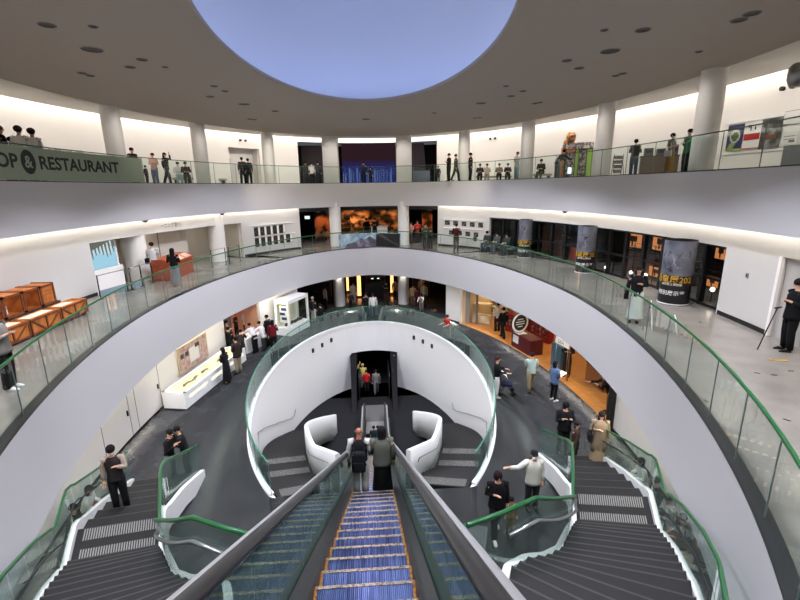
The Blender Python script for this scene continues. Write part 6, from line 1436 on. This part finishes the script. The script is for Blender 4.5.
# pushchair
q = F1(505, 394); t = empty('pushchair', q, 'black pushchair with a white canopy beside the oval well', 'pushchair', None, R(-100))
for sx in (-1, 1):
    for yy in (-0.25, 0.3): mb = MB(); mb.tube([(sx * 0.22 - 0.02, yy, 0.1), (sx * 0.22 + 0.02, yy, 0.1)], 0.1, 12); mb.build('wheel', [M_BLACK], t)
    mb = MB(); mb.tube([(sx * 0.2, 0.3, 0.1), (sx * 0.2, 0.0, 0.5), (sx * 0.2, -0.4, 1.02)], 0.014, 6); mb.tube([(sx * 0.2, -0.25, 0.1), (sx * 0.2, 0.0, 0.5)], 0.014, 6); mb.build('frame', [M_DSTEEL], t)
mb = MB(); mb.tube([(-0.2, -0.4, 1.02), (0.2, -0.4, 1.02)], 0.018, 6); mb.build('handle', [M_BLACK], t)
mb = MB(); mb.rbox((0, 0.05, 0.45), (0.36, 0.4, 0.1)); mb.hexa([(-0.18, -0.18, 0.45), (0.18, -0.18, 0.45), (0.18, -0.12, 0.45), (-0.18, -0.12, 0.45), (-0.18, -0.32, 0.9), (0.18, -0.32, 0.9), (0.18, -0.26, 0.9), (-0.18, -0.26, 0.9)]); mb.build('seat', [cloth((30, 34, 60))], t)
mb = MB(); mb.grid([[(x, -0.28 + 0.36 * math.sin(R(a)), 0.62 + 0.36 * math.cos(R(a))) for a in range(-10, 75, 14)] for x in (-0.19, 0.19)], 0, True); mb.build('canopy', [M_PAPER], t)
# --- stairs and the benches beside them
person((-6.2, 9.66, 0.665), -160, 'person in a dark vest with beige sleeves and a lanyard on the left stairs', 1.72, ('shirt', (44, 38, 38)), ('trousers', BLK), 'short', vest=(166, 150, 134), arms=('phone', 'down'), head=(0, 28), mask=True)
for px, py, fc, lab in ((173, 479.5, -100, 'person in a black top behind the glass of the left stairs'), (189, 475, 110, 'person in a black jacket leaning together with another behind the left stair glass')):
    person(F1(px, py), fc, lab, 1.62, ('shirt', (22, 20, 22)), ('trousers', (92, 94, 96) if fc < 0 else (40, 40, 42)), 'short', arms=('bent', 'phone'), lean=12, head=(0, 20))
def sitter(x, y, fc, lab, tp, bt, **kw):
    d = Vector((-math.sin(R(fc)), math.cos(R(fc)))); person((x, y, 0), fc, lab, kw.pop('h', 1.6), tp, bt, kw.pop('hair', 'short'), pose='sit', seat=0.02, arms=kw.pop('arms', ('lap', 'lap')), **kw)
sitter(-7.5, 9.65, -80, 'person in a dark green top sitting on the floor outside the left stairs', ('shirt', (38, 44, 36)), ('trousers', (150, 140, 70)), lean=15)
sitter(-7.6, 10.35, -80, 'person in a white top sitting on the floor outside the left stairs', ('shirt', WHT), ('trousers', (150, 40, 48)), lean=20, hair='bob')
for x, y, tp, bt, lab in ((7.6, 10.3, WHT, (190, 190, 186), 'person in white with dark hair sitting farthest back on the floor outside the right stairs'), (7.48, 9.45, (30, 26, 26), (120, 96, 80), 'person in dark brown sitting second from the back outside the right stairs'), (7.38, 8.8, (206, 202, 196), (60, 50, 50), 'person in a pale top sitting third from the back outside the right stairs'), (7.28, 8.15, (40, 34, 36), (120, 60, 56), 'person in a dark top sitting fourth from the back outside the right stairs'), (7.2, 7.5, (60, 42, 34), (178, 178, 176), 'person in brown sitting nearest on the floor outside the right stairs')):
    sitter(x, y, 80, lab, ('shirt', tp), ('trousers', bt), lean=15, hair='bob' if tp == WHT else 'short')
# --- gallery
person(F2(12, 389), -75, 'person in a grey sweater and black trousers with white shoes by the near crates', 1.66, ('sweater', (128, 124, 116)), ('trousers', (24, 22, 22)), 'cap', (24, 24, 34), arms=('bent', 'bent'), shoes=(220, 218, 214), head=(0, 15), wide=1.1)
r_ = person(F2(157, 281), 10, 'person in a white shirt and black trousers at the orange table', 1.72, ('tee', (206, 208, 206)), ('trousers', BLK), 'short', arms=('bent', 'down')); gear('shoulder_bag', r_, 'black bag at the hip of the person in the white shirt', BLK, -1, 0.92)
person(F2(177, 286.5), 8, 'person with long black hair in a black top and grey skirt at the orange table', 1.6, ('shirt', BLK), ('long_skirt', (118, 120, 122)), 'long', arms=('bent', 'bent'), shoes=(206, 204, 200))
r_ = person(F2(633, 322), 150, 'person in a black top and long white skirt walking along the right gallery', 1.64, ('shirt', (20, 20, 24)), ('long_skirt', (206, 212, 202)), 'long', arms=('bent', 'down'), head=(0, 5)); gear('shoulder_bag', r_, 'black bag carried by the person in the long white skirt', BLK, 1, 0.85)
gp = person(F2(785, 350.5), 75, 'person in a black suit holding a walking pole at the right gallery wall', 1.72, ('jacket', (16, 16, 18)), ('trousers', (16, 16, 18)), 'short', arms=('bent', 'bent'), head=(0, 15))
q = Vector(gp.location); mb = MB(); mb.tube([(q.x - 0.62, q.y + 0.10, 4.31), (q.x - 0.36, q.y + 0.06, 5.36)], 0.014, 6); mb.tube([(q.x - 0.42, q.y + 0.06, 5.36), (q.x - 0.26, q.y + 0.06, 5.38)], 0.02, 6); tag(mb.build('walking_pole', [M_DSTEEL]), 'dark walking pole held by the person in the black suit', 'pole')
person(F2(456, 250.5), 0, 'person in a dark red top and olive trousers viewing the right photo wall', 1.66, ('shirt', (70, 34, 32)), ('trousers', (84, 80, 70)), 'short', arms=('bent', 'bent'))
for px, py, fc, tp, bt, lab, h in ((425.5, 249.5, 170, (60, 70, 56), (40, 44, 40), 'person in olive green standing behind the far gallery glass', 1.66), (430.5, 249, 190, (30, 30, 32), BLK, 'child in black standing behind the far gallery glass', 1.3), (417.5, 243, 170, (166, 50, 44), (50, 44, 50), 'person in a red top beside the right far column of the gallery', 1.6), (411, 243.5, 150, (170, 130, 120), (60, 56, 60), 'person in a dusty rose top beside the right far column of the gallery', 1.5),
                               (375, 241, 175, (30, 28, 30), BLK, 'person in black before the amber diorama beside the white counter', 1.7), (367, 240, 5, (26, 24, 26), BLK, 'person in black before the left half of the amber diorama', 1.66)):
    person(F2(px, py), fc, lab, h, ('shirt', tp), ('trousers', bt), 'short', arms=('bent', 'bent'), hk=1.08 if h < 1.4 else 1.0)
t = empty('gallery_bench', (7.82, 26.15, H), 'grey bench under the seated group before the glazed gallery', 'bench', None, R(-58)); mb = MB(); mb.rbox((0, 0, 0.38), (2.2, 0.45, 0.1)); mb.build('seat', [mat('slate_seat', (96, 102, 102), 0.6)], t)
for sx in (-1, 1): mb = MB(); mb.box((sx * 0.9, 0, 0.165), (0.1, 0.36, 0.33)); mb.build('leg', [M_DSTEEL], t)
for x, y, tp, bt, lab in ((7.3, 26.95, (60, 66, 68), (60, 66, 66), 'person in dark grey seated first on the gallery bench, by the photo wall'), (7.72, 26.2, (84, 90, 92), (70, 76, 78), 'person in pale grey seated in the middle of the gallery bench'), (8.1, 25.5, (56, 62, 64), (52, 58, 60), 'person in charcoal seated last on the gallery bench, by the wrapped column')):
    person((x, y, H), 122, lab, 1.6, ('jacket', tp), ('trousers', bt), 'short', pose='sit', seat=0.43, arms=('lap', 'lap'), lean=10)
person(F2(565, 259), 160, 'person in dark clothes inside the glazed gallery above the red block', 1.66, ('shirt', (60, 40, 38)), ('trousers', BLK), 'short', arms=('bent', 'bent'))
# --- upper floor
def up3(px, d, fc, lab, h=1.66, tp=('shirt', BLK), bt=('trousers', BLK), **kw): return person(F3(px, d), fc, lab, h, tp, bt, kw.pop('hair', 'short'), **kw)
up3(14, 14.4, -60, 'person in a black shirt at the far left above the green banner', 1.7, skin=1, haircol=(120, 60, 50)); up3(22, 15.4, 20, 'short person with dark hair above the letter P of the banner', 1.48)
up3(31.5, 14.5, 10, 'person in white with round dark hair, left of the white pair above the banner', 1.68, ('shirt', (232, 230, 226)), haircol=(40, 36, 34), hk=1.15); up3(44, 14.9, 10, 'person in white with round dark hair, right of the white pair above the banner', 1.66, ('shirt', (232, 230, 226)), haircol=(40, 36, 34), hk=1.15)
up3(138, 21.6, -120, 'person whose head shows above the right end of the banner', 1.66, ('shirt', (70, 50, 44))); up3(149, 22.5, -30, 'small child in black beside the end of the banner', 0.9, hk=1.15)
up3(157.5, 24.0, 175, 'person in a pink shirt and blue jeans on the left upper floor', 1.6, ('shirt', (206, 158, 146)), ('trousers', (96, 110, 140)), arms=('bent', 'bent'))
up3(169.5, 24.6, -100, 'person in black striding with a raised hand on the left upper floor', 1.66, ('shirt', BLK), ('trousers', NAVY), hair='long', pose='walk', arms=('up', 'down'))
for px, d, tp, bt, lab in ((181, 26.0, (206, 210, 204), (150, 176, 180), 'person in a white top seated left on the left upper bench'), (188.5, 26.0, (34, 32, 34), (40, 38, 40), 'person in black seated right on the left upper bench')):
    up3(px, d, -155, lab, 1.6, ('shirt', tp), ('trousers', bt), pose='sit', seat=0.44, arms=('lap', 'lap'), lean=10)
for px, lab, bl in ((244.5, 'person in dark grey with a backpack, left of the pair at the white recess', 'dark backpack on the left person at the white recess'), (250.5, 'person in dark grey with a backpack, right of the pair at the white recess', 'dark backpack on the right person at the white recess')):
    r_ = up3(px, 29.4, 5, lab, 1.7 if px < 248 else 1.62, ('shirt', (52, 56, 64)), ('trousers', (34, 36, 42)), pose='walk'); gear('backpack', r_, bl, (44, 46, 52))
for px, tp, lab, h in ((307, (30, 34, 30), 'person in black in the left dark upper opening, leftmost', 1.66), (313, (220, 214, 206), 'person in white in the left dark upper opening', 1.6), (319, (40, 46, 60), 'person in dark blue in the left dark upper opening, rightmost', 1.66), (364, (36, 40, 60), 'person in dark blue at the centre of the video wall', 1.6), (371, (30, 32, 40), 'child in black at the centre of the video wall', 1.2), (438, (26, 26, 28), 'person in black beside the slanted panel of the right upper opening', 1.2)):
    up3(px, 34.0, 0, lab, h, ('shirt', tp), ('trousers', (24, 26, 34)), arms=('bent', 'down'))
up3(448.5, 28.2, 100, 'person in black standing left of the pair beside the far right column', 1.66, ('shirt', (26, 24, 24)), ('trousers', (30, 28, 28)), arms=('bent', 'bent')); up3(455.5, 28.4, -100, 'person in olive standing right of the pair beside the far right column', 1.62, ('shirt', (74, 76, 62)), ('trousers', (66, 62, 54)), pose='walk')
up3(470, 28.0, -90, 'slender person in black beside the column of the right upper floor', 1.66, ('shirt', (40, 30, 28)), ('trousers', BLK), skin=1)
for px, tp, bt, lab in ((479.5, (60, 44, 38), BLK, 'person in brown seated leftmost on the long right upper bench'), (486.5, (196, 180, 168), (150, 140, 134), 'person in pale pink seated second on the long right upper bench'), (498.5, (120, 110, 96), BLK, 'person in khaki seated third on the long right upper bench'), (507, (24, 28, 24), (30, 34, 30), 'person in black seated rightmost on the long right upper bench')):
    up3(px, 30.1, 165, lab, 1.5, ('shirt', tp), ('trousers', bt), pose='sit', seat=0.34, arms=('lap', 'lap'), lean=12)
up3(516, 28.4, 120, 'person in a grey top and pale blue jeans leaning on the right upper balustrade', 1.7, ('shirt', (176, 180, 176)), ('trousers', (124, 156, 166)), haircol=(120, 30, 30), arms=('rail', 'bent'))
up3(540.5, 27.5, 140, 'person in a dark green jacket seated alone on the right upper bench', 1.62, ('jacket', (38, 46, 34)), ('trousers', (76, 78, 60)), pose='sit', seat=0.36, arms=('lap', 'lap'), lean=12)
up3(556, 24.4, -70, 'person in a black top and grey trousers bending toward the photo kiosk', 1.66, ('shirt', (26, 26, 26)), ('trousers', (150, 152, 152)), pose='bend', lean=45, arms=('reach', 'reach'))
r_ = up3(631.5, 20.6, -20, 'person in a grey shirt and blue jeans left of the brown counter', 1.6, ('shirt', (96, 96, 100)), ('trousers', (60, 74, 104)), arms=('bent', 'bent')); gear('backpack', r_, 'dark backpack on the person left of the brown counter', (40, 40, 44))
r_ = up3(667, 18.4, -150, 'person in a grey top and long tan skirt at the brown counter', 1.6, ('tee', (120, 112, 110)), ('long_skirt', (142, 108, 52)), arms=('bent', 'bent'), mask=True); gear('shoulder_bag', r_, 'white bag held by the person in the tan skirt', (200, 198, 194), 1, 0.9)
up3(683, 17.6, 100, 'person in green half hidden by the right upper column', 1.66, ('shirt', (60, 136, 92)), ('trousers', (34, 40, 40)), arms=('reach', 'bent'))
p = at3(67, 17.8); t = empty('shop_table', (*p, 8.6), 'table of pale packets behind the green banner', 'table', None, R(35)); mb = MB(); mb.box((0, 0, 1.06), (2.0, 0.6, 0.06)); mb.build('top', [M_PAPER], t)
for sx in (-1, 1): mb = MB(); mb.box((sx * 0.9, 0, 0.515), (0.08, 0.5, 1.03)); mb.build('leg', [M_WHITEP], t)
for k in range(5):
    q = Matrix.Rotation(R(35), 3, 'Z') @ Vector((-0.7 + k * 0.34, 0.02 * k, 0)); mb = MB(); mb.rbox((0, 0, 0.09), (0.2, 0.24, 0.18 + 0.06 * (k % 3)), r=0.02); mb.v = [(a_, b_, max(c_, 0)) for a_, b_, c_ in mb.v]
    tag(mb.build('packet', [cloth((206 - 14 * (k % 3), 184 - 12 * (k % 2), 170))], None, (p.x + q.x, p.y + q.y, 8.6 + 1.091), R(35)), 'pale packet standing on the shop table behind the banner', 'packet', 'packets on the shop table')
# ------------------------------------------------------------------ lamps and added fill spots
def area(name, loc, size, power, col, rot=(0, 0, 0), label='ceiling downlight', size_y=None):
    l = bpy.data.lights.new(name, 'AREA'); l.energy = power; l.color = [v for v in lin(col)[:3]]
    l.shape = 'DISK' if size_y is None else 'RECTANGLE'; l.size = size
    if size_y: l.size_y = size_y
    o = bpy.data.objects.new(name, l); COL.objects.link(o); o.location = loc; o.rotation_euler = rot
    return o
def spot(name, loc, power, col, ang=100, blend=0.6, target=None, rad=0.08):
    l = bpy.data.lights.new(name, 'SPOT'); l.energy = power; l.color = [v for v in lin(col)[:3]]
    l.spot_size = R(ang); l.spot_blend = blend; l.shadow_soft_size = rad
    o = bpy.data.objects.new(name, l); COL.objects.link(o); o.location = loc
    d = Vector(target) - Vector(loc) if target else Vector((0, 0, -1))
    o.rotation_euler = d.to_track_quat('-Z', 'Y').to_euler()
    return o
# downlights in the ceiling around the dome
for k in range(12):
    t = 15 + k * 30
    x, y = grow(HOLE, 1.3 + 1.9 * abs(math.sin(R(t))), 0)(t)
    spot('overhead_spot', (x, y, 11.72), 1020, (238, 240, 255), 112 if abs(t - 90) > 40 else 136, 0.35, (x, y, 0), rad=0.3)
# spots added in the outer ceiling ring to brighten the upper wall evenly
for k in range(34):
    t = -12 + k * 6
    x, y = grow(W3, -2.2, 0)(t); u, v = W3(t); spot('wall_fill', (x, y, 11.95), 55, (255, 247, 240), 150, 1.0, (u, v, 9.4), rad=0.25)
# downlights under the slabs along the walkways
for k in range(24):
    t = -24 + k * 10
    if 66 < t < 114: continue
    x, y = grow(RING3, 0.2, 0)(t); u, v = RING2(t); spot('overhead_spot', (x, y, Z3S - 0.02), 26, (255, 240, 222), 130, 0.9, (u * 0.8 + x * 0.2, v * 0.8 + y * 0.2, H), rad=0.04)
for t in range(-20, 201, 20):
    x, y = grow(RING2, 0.34, 0)(t); u, v = EGG(t); spot('overhead_spot', (x, y, Z2S - 0.01), 55, (250, 246, 240), 130, 0.9, (u * 0.6 + x * 0.4, v * 0.6 + y * 0.4, 0), rad=0.04)
for x in (-1.7, -0.9, 1.3, 2.4): spot('amber_spot', (x * 0.9, 34.9, 6.4), 70 if x == -0.9 else 30, (255, 178, 105), 95, 0.7, (x, 36.3, 5.5), rad=0.05)
spot('amber_spot', (-3.5, 33.0, 6.6), 30, (255, 140, 60), 70, 0.7, (-3.6, 34.2, 5.5), rad=0.05)
spot('amber_spot', (4.2, 33.0, 6.6), 30, (255, 140, 60), 70, 0.7, (4.4, 34.2, 5.5), rad=0.05)
for x, y in COLS3 + ((-2.62, 32.9), (2.55, 32.9)):
    d = Vector((-x, 14.8 - y)).normalized(); spot('column_spot', (x + d.x * 2.2, y + d.y * 2.2, 11.72), 70, (255, 246, 238), 80, 1.0, (x, y, 9.8), rad=0.2)
for x, y in ((7.6, 26.6), (9.0, 23.6), (9.8, 20.6), (10.0, 17.4), (9.8, 14.8)): spot('shop_fill', (x, y, 2.68), 60, (255, 226, 180), 150, 0.9, rad=0.2)  # warm fill added to brighten the shop
for x, y in ((-8.0, 23.2), (-7.6, 21.4)): spot('workroom_fill', (x, y, 2.68), 30, (255, 236, 222), 150, 0.9, rad=0.2)  # fill added to lift the peach activity room
for x, y in ((-0.9, 32.6), (1.6, 33.0), (3.6, 31.8)): spot('amber_spot', (x, y, 2.66), 34, (255, 176, 112), 120, 0.9, rad=0.1)  # amber fill added so people show in the dark hall room
for x, y in ((-3.2, 31.5), (0.2, 33.2), (3.4, 31.6)): spot('dim_fill', (x, y, 6.7), 16, (255, 214, 180), 120, 0.9, rad=0.1)  # weak fill added for the figures in the dark gallery room
for x, y in ((-4.3, 36.4), (0.0, 36.4), (4.2, 36.2)): spot('dim_fill', (x, y, 11.6), 14, (190, 205, 255), 120, 0.9, rad=0.1)  # bluish fill added for the figures in the dark upper room
for x in (-2.9, 2.9): spot('well_fill', (x, 19.6, 11.72), 650, (246, 246, 255), 46, 0.8, (x * 0.35, 20.0, -3.0), rad=0.2)  # pair added to whiten the well wall
for x in (-4.2, 0.0, 4.2): spot('overhead_spot', (x, 24.6, 11.72), 420, (255, 246, 232), 70, 0.9, (x * 1.5, 31.2 - abs(x) * 0.25, 7.6), rad=0.2)  # warm spots added to brighten the far edge of the upper slab
for t in (140, 149.5, 158, 166): x, y = grow(W2, 0.55 if t > 150 else 1.2, 0)(t); spot('alcove_fill', (x, y, 7.3), 30, (255, 246, 236), 120, 0.9, rad=0.1)  # fill added inside the alcove to brighten its cream walls
for x in (-2.36, 2.3): spot('column_spot', (x * 0.96, 30.62, 2.36), 9, (255, 248, 240), 120, 0.9, (x, 31.1, 0.9), rad=0.03)  # small spots added to brighten the two hall columns
# ------------------------------------------------------------------ camera
cam = bpy.data.cameras.new('camera'); cam.sensor_width = 36.0; cam.lens = 36.0 * 439.5 / 800.0
cam.clip_start = 0.05; cam.clip_end = 200
co = bpy.data.objects.new('camera', cam); COL.objects.link(co); S.camera = co
pit, yaw, rol = R(14.34), R(-3.42), R(-0.87)
F = Vector((-math.sin(yaw) * math.cos(pit), math.cos(yaw) * math.cos(pit), -math.sin(pit)))
rt = Vector((math.cos(yaw), math.sin(yaw), 0)); up = rt.cross(F)
r2 = rt * math.cos(rol) + up * math.sin(rol); u2 = -rt * math.sin(rol) + up * math.cos(rol)
M = Matrix((( r2.x, u2.x, -F.x, 0.17), (r2.y, u2.y, -F.y, 0.0), (r2.z, u2.z, -F.z, 8.255), (0, 0, 0, 1)))
co.matrix_world = M
S.view_settings.view_transform = 'Standard'; S.view_settings.look = 'None'
S.view_settings.gamma = 1.0; S.view_settings.use_curve_mapping = False
S.view_settings.exposure = 1.4
S.cycles.transparent_max_bounces = 24
S.cycles.max_bounces = 8; S.cycles.diffuse_bounces = 4; S.cycles.glossy_bounces = 4
S.cycles.caustics_reflective = False; S.cycles.caustics_refractive = False
S.cycles.sample_clamp_indirect = 6.0
w = bpy.data.worlds.new('World'); S.world = w; w.use_nodes = True
w.node_tree.nodes['Background'].inputs[0].default_value = lin((200, 205, 215)); w.node_tree.nodes['Background'].inputs[1].default_value = 0.05
